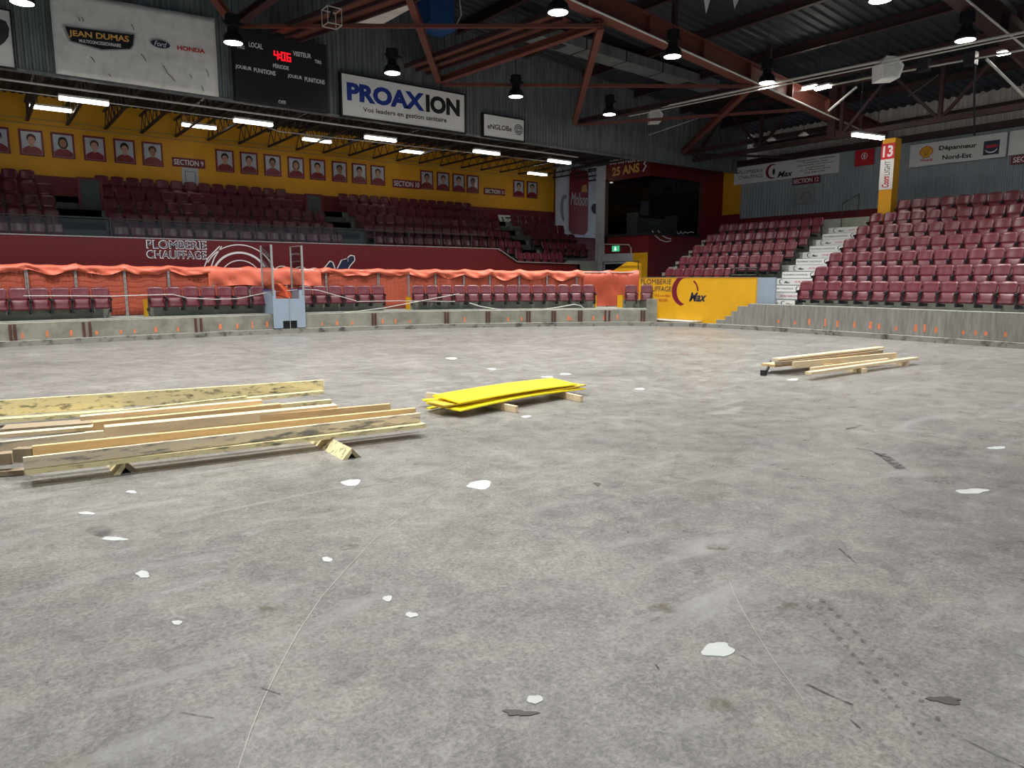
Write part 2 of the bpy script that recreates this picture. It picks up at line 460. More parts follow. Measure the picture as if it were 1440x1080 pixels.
# kerb round the rink
o_lip = sweep([(0, 0), (0, 0.14), (0.22, 0.145), (0.22, 0)], 0, S_END).top('trim_1', M_lip, 'low scuffed concrete lip running round the rink floor', kind='structure')
S_G0, S_G1 = s_px(380, 0.1), s_px(430, 0.1)
o_kA = sweep([(0.2, 0), (0.2, 0.585), (0.42, 0.60), (0.42, 0)], 0, S_A_END).top('wall_end_kerb', M_conc, 'grey concrete dasher kerb below the end-zone front row', kind='structure')
o_kB = sweep([(0.2, 0), (0.2, 0.87), (0.5, 0.88), (0.5, 0)], S_B_BEG + 1.1, S_END).top('wall_side_kerb', M_concB, 'tall board-marked concrete kerb below the section thirteen front row', kind='structure')
for k, (a, b, h) in enumerate([(-0.05, 0.28, 0.28), (0.28, 0.5, 0.42), (0.5, 0.72, 0.60), (0.72, 1.12, 0.78)]):   # broken, stepped start of that kerb
    sweep([(0.2, 0.1), (0.2, h), (0.46 + 0.01 * k, h), (0.46 + 0.01 * k, 0.1)], S_B_BEG + a, S_B_BEG + b, 0.2).part('broken_step', M_concB, o_kB)
pe, ne = at_s(S_A_END, 0.30)
MB().box(pe.x - 0.14, pe.x + 0.14, pe.y - 0.14, pe.y + 0.14, 0.0, 0.98).part('end_post', M_conc, o_kA)
# rusty board channels and orange spray marks on the kerbs
def on_kerb(px, off, parent, name, m, w, z0, z1, t):
    s = s_px(px, off); p, n = at_s(s, off - t); q, _ = at_s(s, off + 0.01); d = Vector((n.y, -n.x))
    a, b = p - d * w / 2, p + d * w / 2; c, e = q + d * w / 2, q - d * w / 2
    mb = MB(); mb.add([(v.x, v.y, z0) for v in (a, b, c, e)] + [(v.x, v.y, z1) for v in (a, b, c, e)],
                      [(3, 2, 1, 0), (4, 5, 6, 7), (0, 1, 5, 4), (1, 2, 6, 5), (2, 3, 7, 6), (3, 0, 4, 7)])
    mb.part(name, m, parent)
for px in (10, 115, 275, 525, 628, 685, 743, 779, 817, 855, 905):
    w = 9 if px < 300 else 4
    for dx in (-w / 2, w / 2):
        on_kerb(px + dx, 0.2, o_kA, 'steel_channel', M_rust, 0.06, 0.15, 0.56, 0.035)
for px in (24, 58, 94, 128, 163, 183, 213, 245, 305, 330, 352, 373, 450, 472, 493, 537, 554, 575, 652, 715, 733, 800, 803, 836, 850, 870, 893, 925):
    if px < 915:
        h = 0.1 + 0.1 * random.random(); on_kerb(px, 0.2, o_kA, 'spray_mark', M_spray, 0.05 + 0.03 * random.random(), 0.2, 0.2 + h, 0.004)
for px in (1098, 1122, 1141, 1164, 1182, 1207, 1229, 1241, 1266, 1293, 1307, 1323, 1363, 1378, 1393, 1421):
    h = 0.1 + 0.14 * random.random(); on_kerb(px, 0.2, o_kB, 'spray_mark', M_spray, 0.05 + 0.03 * random.random(), 0.26, 0.26 + h, 0.004)

# end-zone lower platform and its low seat riser (broken at the aisles)
pl = MB()
sA = sweep([(0.4, 0.0), (0.4, 0.62), (3.4, 0.62), (3.4, 0.0)], 0, S_A_END, 0.6)
sA.top('end_platform', M_slab, 'concrete platform behind the end-zone kerb', kind='structure')
BLK = [(-150, 152, None), (205, 372, None), (418, 541, None), (578, 838, None), (878, 922, None)]     # seat blocks of the end-zone front row (columns of the photo)
RIS = []
for a, b, _ in BLK:
    s0, s1 = s_px(max(a, -60), 1.0) if a > -60 else s_px(0, 1.0) - 1.6, s_px(b, 1.0)
    RIS.append((s0, s1))
    sweep([(1.12, 0.60), (1.12, 0.92), (1.5, 0.92), (1.5, 0.60)], s0, s1, 0.5).top('seat_riser', M_slab, 'low grey concrete riser behind front row seats', kind='structure')
MB().box(21.65, 21.76, 14.75, 20.25, 0.06, 1.77)

# -------- upper end-zone terrace
UR0, UT, URISE, UZ0 = 26.65, 0.85, 0.5, 2.60        # first tier front (Y), tread, rise, first floor
for k in range(5):
    y0 = 25.8 if k == 0 else UR0 + UT * k - 0.02
    x1 = 25.4
    if k == 0:
        MB().box(-9, 19.4, 25.8, 26.63, 0.6, UZ0).top('seating_terrace', M_slab, 'walkway tier behind the red end wall', kind='structure')
        MB().box(19.4, 23.1, 25.8, 26.63, 0.6, 2.04).top('seating_terrace', M_slab, 'low tier behind the dropped end of the red wall', kind='structure')
        y0 = 26.63
    MB().box(-9, x1, y0, 31.35, (0.6 if k == 0 else UZ0 + URISE * (k - 1)), UZ0 + URISE * k).top('seating_terrace', M_slab, 'concrete tier of the end-zone upper stand', kind='structure')
redprof = [(-9, 0.6), (23.3, 0.6), (23.3, 2.40), (19.5, 2.45), (18.45, 3.0), (-9, 3.0)]
o_redA = MB().prism(redprof, PA(25.6), -0.18, 0).top('wall_end_lower', M_redb, 'dark red front wall of the end stand', kind='structure')
MB().box(23.12, 23.3, 25.6, 31.3, 0.6, 2.40).part('return_panel', M_redb, o_redA)
cap = [(18.42, 3.0), (19.5, 2.45), (23.3, 2.40)]
for i in range(2):
    MB().bar((cap[i][0], 25.62, cap[i][1] + 0.015), (cap[i + 1][0], 25.62, cap[i + 1][1] + 0.015), 0.22, 0.03).part('cap_strip', M_alu, o_redA)
MB().box(-9, 18.45, 25.585, 25.8, 3.0, 3.03).part('cap_strip', M_alu, o_redA)
# back wall: dark red below, yellow above with two thin siding joints
o_back = MB().box(-9, 26.55, 31.4, 31.6, 4.4, 5.42).top('wall_end_back', M_red, 'dark red lower band of the end wall behind the stand', kind='structure')
o_yel = MB().box(-9, 26.55, 31.4, 31.6, 5.42, 8.2).top('wall_end_yellow', M_yel, 'yellow upper wall behind the end stand', kind='structure')
for z in (7.17, 7.34): MB().box(-9, 26.55, 31.385, 31.41, z, z + 0.025).part('siding_joint', M_woodd, o_yel)
for x in (7.55, 22.9, 23.2): MB().box(x, x + 0.03, 31.388, 31.41, 5.42, 7.9).part('siding_joint', M_yelb, o_yel)
MB().box(26.55, 31.4, 31.4, 31.6, 0, 8.2).top('wall_corner_back', M_red, 'dark red wall below the beer can mural', kind='structure')

# grey corrugated gable wall above the end stand
def corr(x0, x1, pitch, depth, bottom, topf, fn):
    mb = MB(); n = int((x1 - x0) / pitch); pts = []
    for k in range(n):
        u = x0 + k * pitch
        pts += [(u, 0), (u + pitch * 0.35, 0), (u + pitch * 0.5, depth), (u + pitch * 0.85, depth)]
    pts.append((x1, 0))
    vs = [fn(u, bottom, t) for u, t in pts] + [fn(u, topf(u), t) for u, t in pts]; N_ = len(pts)
    return mb.add(vs, [(i, i + 1, i + 1 + N_, i + N_) for i in range(N_ - 1)])
RIDGE_X = 6.7
def roof_z(x): return 11.35 - 0.092 * abs(x - RIDGE_X)
corr(-9, 31.8, 0.15, 0.04, 6.93, lambda u: roof_z(u) - 0.02, PA(22.62)).top('wall_end_gable', M_gal, 'weathered grey corrugated gable wall above the end stand', kind='structure')
MB().box(-9, 31.8, 22.54, 22.72, 6.91, 6.97).top('trim_2', M_gal, 'bottom edge flashing of the corrugated gable wall', kind='structure')

# roof deck, ribs running down the slope
def deck():
    mb = MB(); ys = []; y = -14.0
    while y < 22.6:
        ys += [(y, 0), (y + 0.12, 0), (y + 0.17, -0.06), (y + 0.30, -0.06)]; y += 0.35
    for xa, xb in ((-20, RIDGE_X), (RIDGE_X, 32.4)):
        vs = [(xa, yy, roof_z(xa) + t) for yy, t in ys] + [(xb, yy, roof_z(xb) + t) for yy, t in ys]; n = len(ys)
        mb.add(vs, [(i, i + 1, i + 1 + n, i + n) for i in range(n - 1)])
    return mb
deck().top('ceiling', M_deck, 'dark ribbed steel roof deck over the rink', kind='structure')
def deck2():
    mb = MB(); xs = []; x = -9.0
    while x < 31.5:
        xs += [(x, 0), (x + 0.08, 0), (x + 0.12, -0.05), (x + 0.2, -0.05)]; x += 0.24
    n = len(xs)
    return mb.add([(xx, 22.6, 8.2 + t) for xx, t in xs] + [(xx, 31.6, 8.2 + t) for xx, t in xs], [(i, i + 1, i + 1 + n, i + n) for i in range(n - 1)])
deck2().top('ceiling_end', M_deck, 'dark ribbed steel deck over the end stand', kind='structure')

# -------- side stand (sections twelve and thirteen)
BX0, BT, BRISE, BZ0 = 21.47, 0.85, 0.48, 0.78
ST0, ST1 = 13.40, 15.05        # stairs between the two sections
for k in range(7):
    y1 = 13.9 if k == 0 else 20.75
    MB().box(BX0 + BT * k, 31.2, -14, y1, (0 if k == 0 else BZ0 + BRISE * (k - 1)), BZ0 + BRISE * k).top('seating_terrace', M_slab, 'concrete tier of the side stand', kind='structure')
MB().box(BX0 + BT, 31.2, 13.9, 20.75, 0, BZ0).top('seating_terrace', M_slab, 'concrete base tier behind the yellow board', kind='structure')
MB().box(BX0 + BT * 7, BX0 + BT * 7 + 0.15, -14, 20.75, BZ0 + BRISE * 6, BZ0 + BRISE * 6 + 0.4).top('back_row_kerb', M_slab, 'low concrete kerb behind the top row of the side stand', kind='structure')
o_bred = MB().box(31.2, 31.4, -14, 22.5, 3.0, 4.70).top('wall_side_back', M_red, 'dark red band along the back of the side stand', kind='structure')
corr(-22.45, 14, 0.16, 0.03, 4.70, lambda u: 7.35, PB(31.24)).top('wall_side_grey', M_galB, 'grey corrugated wall behind sections twelve and thirteen', kind='structure')
MB().box(31.2, 31.4, 22.45, 23.55, 4.95, 7.2).top('wall_corner_yellow', M_yel, 'short yellow wall between booth and grey wall', kind='structure')
MB().box(31.2, 31.4, 22.45, 23.55, 0, 4.95).top('wall_corner_red', M_red, 'short dark red wall beside the booth', kind='structure')
corr(-31.6, 14, 0.19, 0.05, 7.0, lambda u: roof_z(32.4) + 0.05, PB(32.35)).top('wall_side_upper', M_galL, 'pale corrugated outer wall above the side stand', kind='structure')
MB().box(31.0, 31.35, -14, 22.6, 7.25, 7.5).top('trim_3', M_steelD, 'dark steel beam along the top of the grey wall', kind='structure')
MB().box(22.6, 31.4, 22.62, 22.9, 7.2, 7.4)

# flights of stairs: green-grey end-stand steps, white advertising risers on the side stand
def tread_flight(x0, x1, k0, k1, label):
    o = thing('stair_flight', ((x0 + x1) / 2, UR0, UZ0 + URISE * k0), label, None, kind='structure')
    for k in range(k0, k1):
        y = UR0 + UT * k - 0.42 if k else 25.85; z0 = UZ0 + URISE * (k - 1)
        if k == 0:
            continue
        MB().box(x0, x1, y, y + 0.45, z0, z0 + 0.25).part('step', M_step, o)
        MB().box(x0, x1, y + 0.40, y + 0.84, z0 + 0.25, z0 + 0.503).part('step', M_step, o)
    return o
tread_flight(2.5, 3.85, 0, 5, 'green-grey steps left of section nine')
tread_flight(12.0, 13.25, 0, 5, 'green-grey steps between sections nine and ten')
tread_flight(20.95, 22.15, 0, 5, 'green-grey steps between sections ten and eleven')
o_st = thing('stair_flight', (BX0, (ST0 + ST1) / 2, BZ0), 'stairs with white advertising risers between sections twelve and thirteen', None, kind='structure')
def logo(parent, fn, cu, cv, r, t, m1=M_marp, m2=M_ink):
    MB().prism(arcband(cu, cv, r, r, r * 0.78, r * 0.86, 40, 285, du=r * 0.1), fn, t - 0.004, t + 0.003).part('emblem', m1, parent)
for k in range(1, 7):
    xk = BX0 + BT * k; z0 = BZ0 + BRISE * (k - 1)
    MB().box(xk - 0.42, xk + 0.02, ST0, ST1, z0, z0 + 0.24).part('step', M_step, o_st)
    for j, (x, za) in enumerate(((xk - 0.425, z0 + 0.015), (xk - 0.006, z0 + 0.255))):
        fn = PB(x)
        p = MB().prism(rect(-ST1 + 0.02, -ST0 - 0.02, za, za + 0.215), fn, -0.01, 0.006).part('riser_panel', M_white, o_st)
        if j == 0:
            text('PLOMBERIE CHAUFFAGE', (-ST1 + 0.08, -ST1 + 1.02, za + 0.08, za + 0.14), fn, M_ink, p, t1=0.009)
            logo(p, fn, -ST1 + 1.2, za + 0.11, 0.085, 0.008, M_ink)
            text('Max', (-ST1 + 1.3, -ST0 - 0.1, za + 0.05, za + 0.13), fn, M_ink, p, t1=0.009, shear=0.3)
        else:
            logo(p, fn, -ST1 + 0.28, za + 0.11, 0.085, 0.008, M_ink)
            text('Max', (-ST1 + 0.4, -ST1 + 0.62, za + 0.05, za + 0.13), fn, M_ink, p, t1=0.009, shear=0.3, bold=0.02)
            text('(418) 968-2765', (-ST1 + 0.8, -ST0 - 0.12, za + 0.05, za + 0.14), fn, M_redp, p, t1=0.009)
o_st2 = thing('stair_flight', (BX0 + 1, 20.3, BZ0), 'grey concrete steps at the left end of section twelve', None, kind='structure')
for k in range(2, 7):
    xk = BX0 + BT * k; z0 = BZ0 + BRISE * (k - 1)
    MB().box(xk - 0.42, xk + 0.02, 19.9, 20.74, z0, z0 + 0.24).part('step', M_conc, o_st2)
    for x, za in ((xk - 0.43, z0), (xk - 0.012, z0 + 0.25)):
        MB().box(x, x + 0.01, 20.0, 20.6, za + 0.02, za + 0.2).part('riser_panel', M_conc, o_st2)

# ================================================================ ROOF STEEL
def member(name, p0, p1, w, h, label, m=M_steel, beam=False, group='roof bracing members'):
    mb = MB()
    if beam: mb.ibeam(p0, p1, w, h)
    else: mb.bar(p0, p1, w, h)
    return mb.top(name, m, label, 'steel beam', group)
W0, W1, W2, W3 = (6.72, 22.3, 9.0), (13.57, 22.3, 8.54), (19.9, 22.3, 7.95), (26.5, 22.3, 7.45)
F0, F1, F2, F3 = (8.0, 15.5, 9.62), (14.77, 15.5, 8.76), (21.85, 15.5, 8.22), (28.4, 15.5, 7.66)
def v(p, dz=0.0, dx=0.0, dy=0.0): return (p[0] + dx, p[1] + dy, p[2] + dz)
# main rafters across the rink
def rafter(Y, x0, x1, label, zoff=0.0, m=M_steel, w=0.42, h=0.62):
    z0, z1 = 9.09 - 0.0975 * (x0 - 13.57) + zoff, 9.09 - 0.0975 * (x1 - 13.57) + zoff
    o = thing('roof_rafter', (x0, Y, z0), label, 'steel beam', 'main rafters')
    MB().ibeam((x0, Y, z0 + h / 2), (x1, Y, z1 + h / 2), w, h, 0.035).part('girder', m, o)
    n = int((x1 - x0) / 2.4)
    for k in range(1, n):
        x = x0 + (x1 - x0) * k / n; z = z0 + (z1 - z0) * k / n
        MB().box(x - 0.03, x + 0.03, Y - 0.2, Y + 0.2, z + 0.03, z + h - 0.03).part('stiffener', m, o)
    MB().tube([(x0, Y - 0.2, z0 + 0.02), (x1, Y - 0.2, z1 + 0.02)], 0.03, 6).part('pale_conduit', M_pale, o)
    # post up to the deck
    for k in range(0, n, 2):
        x = x0 + (x1 - x0) * (k + 0.5) / n; z = z0 + (z1 - z0) * (k + 0.5) / n
        MB().bar((x, Y, z + h), (x, Y, roof_z(x) - 0.1), 0.14, 0.14).part('post', M_steelD, o)
    return o
rafter(15.5, 6.7, 31.5, 'red steel rafter above the middle lamps, nearest the grey gable')
rafter(8.7, 8.0, 31.5, 'dark red steel rafter at the upper right', 0.35, M_steelD)
rafter(1.8, 8.0, 31.5, 'dark red steel rafter above the camera side', 0.35, M_steelD)
member('brace_strut', v(F0, 0.1), v(W1), 0.2, 0.2, 'red steel strut dropping to the corner of the blue-lettered sign', beam=True)
member('brace_strut', v(W1, 0.02, 0.1), v(F1, 0.05), 0.22, 0.2, 'red strut rising right from the blue-lettered sign', beam=True)
member('brace_strut', v(F1), v(W2), 0.2, 0.2, 'red strut dropping from the rafter above the small white sign', beam=True)
member('brace_strut', v(W2, 0, 0.1), v(F2), 0.2, 0.2, 'red strut rising right across the bare gable wall', beam=True, m=M_steelD)
member('brace_strut', v(F2), v(W3), 0.2, 0.2, 'dark red strut dropping to the gable above the booth', beam=True)
member('brace_strut', v(W3, 0, 0.1), v(F3, 0.1), 0.2, 0.2, 'dark red strut rising right above the booth', beam=True, m=M_steelD)
member('brace_strut', v(W0), v(F0, 0.1), 0.24, 0.2, 'dark red beam rising right from the scoreboard top', beam=True, m=M_steelD)
member('brace_strut', (2.0, 15.5, 9.9), v(W0), 0.2, 0.2, 'red strut dropping to the scoreboard from upper left', beam=True)
member('tie_rod', v(W0, -0.02, 0.15), v(F1, 0.0), 0.10, 0.10, 'long red tie bar running level above the scoreboard', group='roof tie bars')
member('tie_rod', v(W1, -0.12, 0.15), v(F2, 0.0), 0.10, 0.10, 'long red tie bar level with the blue-lettered sign top', group='roof tie bars')
member('tie_rod', v(W2, -0.10, 0.1), v(F3, 0.30, -3.0), 0.10, 0.10, 'lowest red tie bar across the bare gable wall', group='roof tie bars')
member('tie_rod', v(W3, -0.08, 0.1), (31.0, 19.5, 7.3), 0.10, 0.10, 'short dark tie bar above the corner booth', m=M_steelD, group='roof tie bars')
# built-up box beams with plated undersides
def plated(pa, pb, w, label):
    o = thing('plated_beam', pa, label, 'steel beam', 'plated roof beams')
    a, b = Vector(pa), Vector(pb); d = (b - a).normalized(); s_ = d.cross(Vector((0, 0, 1))).normalized()
    MB().bar(a, b, w, 0.03).part('soffit_plate', M_steel, o)
    for k in (-0.5, 0.0, 0.5):
        MB().bar(a + s_ * w * k + Vector((0, 0, -0.05)), b + s_ * w * k + Vector((0, 0, -0.05)), 0.08, 0.14).part('flange', M_steelD, o)
    return o
plated(onY(585, 96, 22.2), onY(790, 22, 16.4), 1.0, 'wide plated roof beam behind the red strut')
plated(onY(400, 48, 22.2), onY(640, -40, 16.4), 1.0, 'wide plated roof beam above the scoreboard')
# purlins under the deck and side trusses
for i, x in enumerate((11.5, 14.5, 17.5, 20.5, 23.5, 26.5, 29.5)):
    z = roof_z(x) - 0.22
    MB().ibeam((x, -12, z), (x, 22.5, z), 0.16, 0.3, 0.02).top('purlin', M_steelD, NUM[i + 1].capitalize().lower() + ' dark purlin under the roof deck counted from the ridge', 'steel beam', 'roof purlins')
def sidetruss(X, z0, z1, ya, yb, label):
    o = thing('side_truss', (X, ya, z0), label, 'roof truss', 'side trusses')
    MB().bar((X, ya, z0), (X, yb, z0), 0.16, 0.18).part('bottom_chord', M_steelD, o)
    MB().bar((X, ya, z1), (X, yb, z1), 0.16, 0.18).part('top_chord', M_steelD, o)
    n = int((yb - ya) / 3.4); h = (yb - ya) / n
    for k in range(n):
        a, b = ya + k * h, ya + (k + 1) * h
        MB().bar((X, a, z0), (X, (a + b) / 2, z1), 0.1, 0.1).part('web_bar', M_steelD, o)
        MB().bar((X, (a + b) / 2, z1), (X, b, z0), 0.1, 0.1).part('web_bar', M_steelD, o)
        MB().bar((X, a, z0), (X, a, z1), 0.12, 0.12).part('web_bar', M_steelD, o)
sidetruss(27.2, 7.15, 9.05, -6, 22.2, 'dark steel truss above the last seat rows of the side stand')
for i, y in enumerate((1.8, 8.7, 15.5)):
    MB().bar((27.2, y, 7.1), (27.2, y, 9.2), 0.3, 0.3).top('truss_post', M_steelD, ['dark post far right', 'dark steel post above the shell sign', 'dark steel post above section twelve'][i], 'steel post', 'truss posts')
for i, (z, x) in enumerate(((7.62, 32.2), (8.35, 32.2))):
    MB().bar((x, -12, z), (x, 22.5, z), 0.12, 0.12).top('wall_girt', M_steelD, ['lower', 'upper'][i] + ' dark girt across the pale corrugated wall', 'steel beam')

# joists under the end-stand roof
jm = {}
def joist_mesh():
    L_ = 8.7
    a = MB().bar((0, 0, 0), (0, L_, 0), 0.1, 0.06); b = MB().bar((0, 0, 0.62), (0, L_, 0.62), 0.1, 0.06)
    n = 12; w = MB(); pts = []
    for k in range(2 * n + 1): pts.append((0, L_ * k / (2 * n), 0.03 if k % 2 == 0 else 0.6))
    w.tube(pts, 0.018, 5)
    return a.mesh('bottom_chord', M_joist), b.mesh('top_chord', M_joist), w.mesh('web', M_joist)
JM = joist_mesh()
for i in range(27):
    x = -1.6 + 1.22 * i
    if x > 29.5: break
    o = thing('bar_joist', (x, 22.68, 7.28), NUM[i + 1 if i < 19 else 20] + ' open-web joist from the left under the end-stand deck' if i < 19 else NUM[i - 18] + ' open-web joist under the deck in the mural corner', 'roof joist', 'end-stand joists')
    for nm, me in zip(('bottom_chord', 'top_chord', 'web'), JM):
        c = bpy.data.objects.new(nm, me); link(c, o); WLOC[c.name] = WLOC[o.name]

# ================================================================ LAMPS
def lamp_meshes():
    body = MB().lathe([(0.05, 0.62), (0.15, 0.60), (0.16, 0.36), (0.11, 0.34), (0.12, 0.22), (0.19, 0.16), (0.225, 0.02), (0.215, 0.0)][::-1], (0, 0, 0), 20)
    lens = MB().lathe([(0.0, -0.012), (0.14, -0.01), (0.205, 0.002), (0.205, 0.006)], (0, 0, 0), 20)
    yoke = MB().bar((-0.2, 0, 0.44), (0.26, 0, 0.44), 0.05, 0.05)
    return body.mesh('housing', M_lamp, smooth=False), lens.mesh('lens', M_lens), yoke.mesh('yoke', M_lamp)
LM = lamp_meshes()
ROWS = [(21.2, [(-3.3, ''), (1.52, 'highbay lamp at the upper left corner above the car dealer banner'), (6.33, 'highbay lamp hanging between the car dealer banner and scoreboard'),
                (11.2, 'highbay lamp hanging above the blue-lettered sign'), (16.1, 'highbay lamp hanging above the small white sign'), (20.75, 'highbay lamp hanging before the bare gable, furthest right of its row')]),
        (14.75, [(-2.6, ''), (2.2, ''), (7.0, ''), (12.0, 'highbay lamp at the top, beside the end of the red rafter'), (16.95, 'highbay lamp below the middle of the red rafter'), (21.65, 'highbay lamp where the pale conduit crosses the rafter')]),
        (9.0, [(-2.0, ''), (2.8, ''), (7.7, ''), (12.4, ''), (17.5, 'highbay lamp cut by the top of the picture at right'), (22.2, 'highbay lamp below the roof deck at far right')]),
        (2.9, [(2.8, ''), (12.4, ''), (22.2, '')])]
for ri, (Y, xs) in enumerate(ROWS):
    for ci, (x, lb) in enumerate(xs):
        Y_ = (14.1 if Y == 14.75 and x == 12.0 else Y) * 0.961; x = x * 0.961
        o = thing('highbay_lamp', (x, Y_, LAMP_Z), lb or f'highbay lamp out of frame, {NUM[ci + 1]} from the left in the {NUM[ri + 1]} row from the gable', 'lamp', 'highbay lamps')
        for nm, me in zip(('housing', 'lens', 'yoke'), LM):
            c = bpy.data.objects.new(nm, me); c.scale = (1.2, 1.2, 1.15); link(c, o)
        c = MB().tube([(x, Y_, LAMP_Z + 0.68), (x, Y_, roof_z(x) - 0.05)], 0.012, 5); c.part('cable', M_black, o)
        ld = bpy.data.lights.new('highbay_light', 'AREA'); ld.shape = 'DISK'; ld.size = 0.48; ld.energy = LAMP_W; ld.spread = math.radians(127)
        ld.color = (1.0, 0.985, 0.96)
        lo = bpy.data.objects.new('highbay_light', ld); lo.location = (0, 0, -0.03); link(lo, o)

M_tube2 = mat('bright_tube', (255, 250, 240), emit=45.0)
def batten(c, length, ang, label, group='fluorescent battens', hang=8.16):
    o = thing('fluorescent_batten', c, label, 'lamp', group)
    d = Vector((math.cos(ang), math.sin(ang), 0)) * length / 2; s_ = Vector((-math.sin(ang), math.cos(ang), 0)); C_ = Vector(c)
    for k in (-0.6, 0.6):
        MB().tube([C_ + d * k + Vector((0, 0, 0.1)), C_ + d * k + Vector((0, 0, max(0.16, hang - c[2])))], 0.012, 5).part('hanger', M_iron, o)
    MB().bar(C_ - d + Vector((0, 0, 0.09)), C_ + d + Vector((0, 0, 0.09)), 0.2, 0.06).part('fitting', M_white, o)
    for k in (-0.05, 0.05):
        MB().tube([C_ - d * 0.98 + s_ * k, C_ + d * 0.98 + s_ * k], 0.03, 8).part('tube', M_tube2 if group == 'side battens' else M_tube, o)
    return o
for i, x in enumerate((3.03, 7.82, 12.4, 17.12, 21.0)):
    batten((x, 24.5, 6.76), 1.25, 0, ['bright tube lamp below the car dealer banner', 'bright tube lamp below the scoreboard', 'bright tube lamp below the blue-lettered sign',
           'bright tube lamp below the small white sign', 'bright tube lamp nearest the mural'][i])
for i, (x, z) in enumerate(((2.6, 7.3), (7.25, 7.3), (11.8, 7.3), (16.2, 7.3), (23.4, 6.95))):
    batten((x, 29.0, z), 1.2, 0, ['rear tube lamp between joists above the left portraits', 'rear tube lamp between joists beside the section nine sign', 'rear tube lamp between joists right of the section nine sign',
           'rear tube lamp between joists above the section ten sign', 'rear tube lamp above the last two portraits'][i], 'rear battens')
pa, pb = onX(1206, 186, 26.0), onX(1237, 200, 24.6)
batten(tuple((pa + pb) / 2), 1.5, math.atan2(0.2, -1.0), 'bright tube lamp above the section number 13 pillar', 'side battens', roof_z(25) - 0.1)
for i, px in enumerate((1139, 1157)):
    batten(tuple(onX(px, 124, 24.5)), 0.55, PI / 2, ['left', 'right'][i] + ' of the twin short tube lamps under the pale conduit', 'side battens', roof_z(25) - 0.1)
batten(tuple(onX(1424, 73, 25.5)), 0.8, PI / 2, 'short tube lamp on the conduit at the right edge', 'side battens', roof_z(25) - 0.1)

# ================================================================ SEATS
def seat_meshes():
    def back(u, v_):
        z = 0.54 + 0.34 * v_; hw = 0.222 * (1 - 0.10 * max(0, (v_ - 0.75) / 0.25) ** 2)
        return ((u - 0.5) * 2 * hw, 0.10 + 0.10 * v_ + 0.035 * (1 - (2 * u - 1) ** 2) - (0.03 if v_ > 0.99 else 0) * 0.3, z - (0.03 * abs(2 * u - 1) ** 4 if v_ > 0.9 else 0))
    b = MB().grid(back, 6, 5, 0.028)
    def pan(u, v_):
        z = 0.27 + 0.29 * v_
        bul = 0.05 * (1 - (2 * v_ - 1) ** 2) * (1 - abs(2 * u - 1) ** 3)
        return ((u - 0.5) * 0.405, 0.02 + 0.10 * v_ - bul * 0.5 - (0.03 if v_ < 0.2 else 0), z)
    p = MB().grid(pan, 5, 5, 0.05)
    def brk(d):
        prof = [(-0.06, 0.56), (0.16, 0.59), (0.16, 0.54), (0.12, 0.50), (0.12, 0.27), (d, 0.23), (d, 0.16), (0.05, 0.16), (0.05, 0.48), (-0.06, 0.51)]
        return MB().prism(prof, lambda u, v_, t: (t, u, v_), -0.012, 0.012)
    q, ft = brk(0.335), brk(0.545)
    return b.mesh('backrest', M_seat, smooth=True), p.mesh('seat_pan', M_seat2, smooth=True), q.mesh('side_bracket', M_iron), ft.mesh('side_bracket', M_iron)
SM = seat_meshes()
def put_seat(x, y, z, rz, label, group, front=False):
    o = thing('folding_seat', (x, y, z), label, 'seat', group); o.rotation_euler = (0, 0, rz)
    link(bpy.data.objects.new('backrest', SM[0]), o); link(bpy.data.objects.new('seat_pan', SM[1]), o)
    for sx in (-0.228, 0.228):
        c = bpy.data.objects.new('side_bracket', SM[2 if front else 3]); c.location = (sx, 0, 0); link(c, o)
    return o
PITCH = 0.48
# end-zone front row, following the kerb
BN = ['at the left edge of the picture', 'left of the pale blue judge booth', 'right of the pale blue judge booth', 'in the long block before the orange fence', 'before the yellow plumber board']
for bi, (s0, s1) in enumerate(RIS):
    n = [9, 7, 6, 14, 2][bi]
    pit = (s1 - s0) / n if bi else PITCH
    for k in range(n):
        s = s0 + pit * (k + 0.5) if bi else s1 - PITCH * (k + 0.5)
        p, nn = at_s(s, 0.78); q = k + 1
        if bi == 0 and k > 6: continue
        lb = f'{NUM[q]} front-row seat from the {"aisle" if bi == 0 else "left"} {BN[bi]}'
        o = put_seat(p.x, p.y, 0.62, math.atan2(-nn.x, nn.y), lb, 'end-zone front row seats', True)
        o.scale = (pit / PITCH if bi else 1, 1, 1)
# side stand
RW = ['front', 'second', 'third', 'fourth', 'fifth', 'sixth', 'top']
for k in range(7):
    x, z = BX0 + BT * k + 0.30, BZ0 + BRISE * k
    y = 13.30 if k < 6 else 12.75
    for j in range(16 if k < 6 else 14):
        put_seat(x, y - PITCH * (j + 0.5), z, -PI / 2, f'{NUM[j + 1]} seat from the {"stairs" if k < 6 else "yellow pillar"} in the {RW[k]} row of section thirteen', 'section thirteen seats')
    if 1 <= k <= 5:
        n = 10 if k > 1 else 7
        for j in range(n):
            put_seat(x, 19.85 - PITCH * (j + 0.5), z, -PI / 2, f'{NUM[j + 1]} seat from the booth end in the {["", "lowest", "second", "third", "fourth", "top"][k]} row of section twelve', 'section twelve seats')
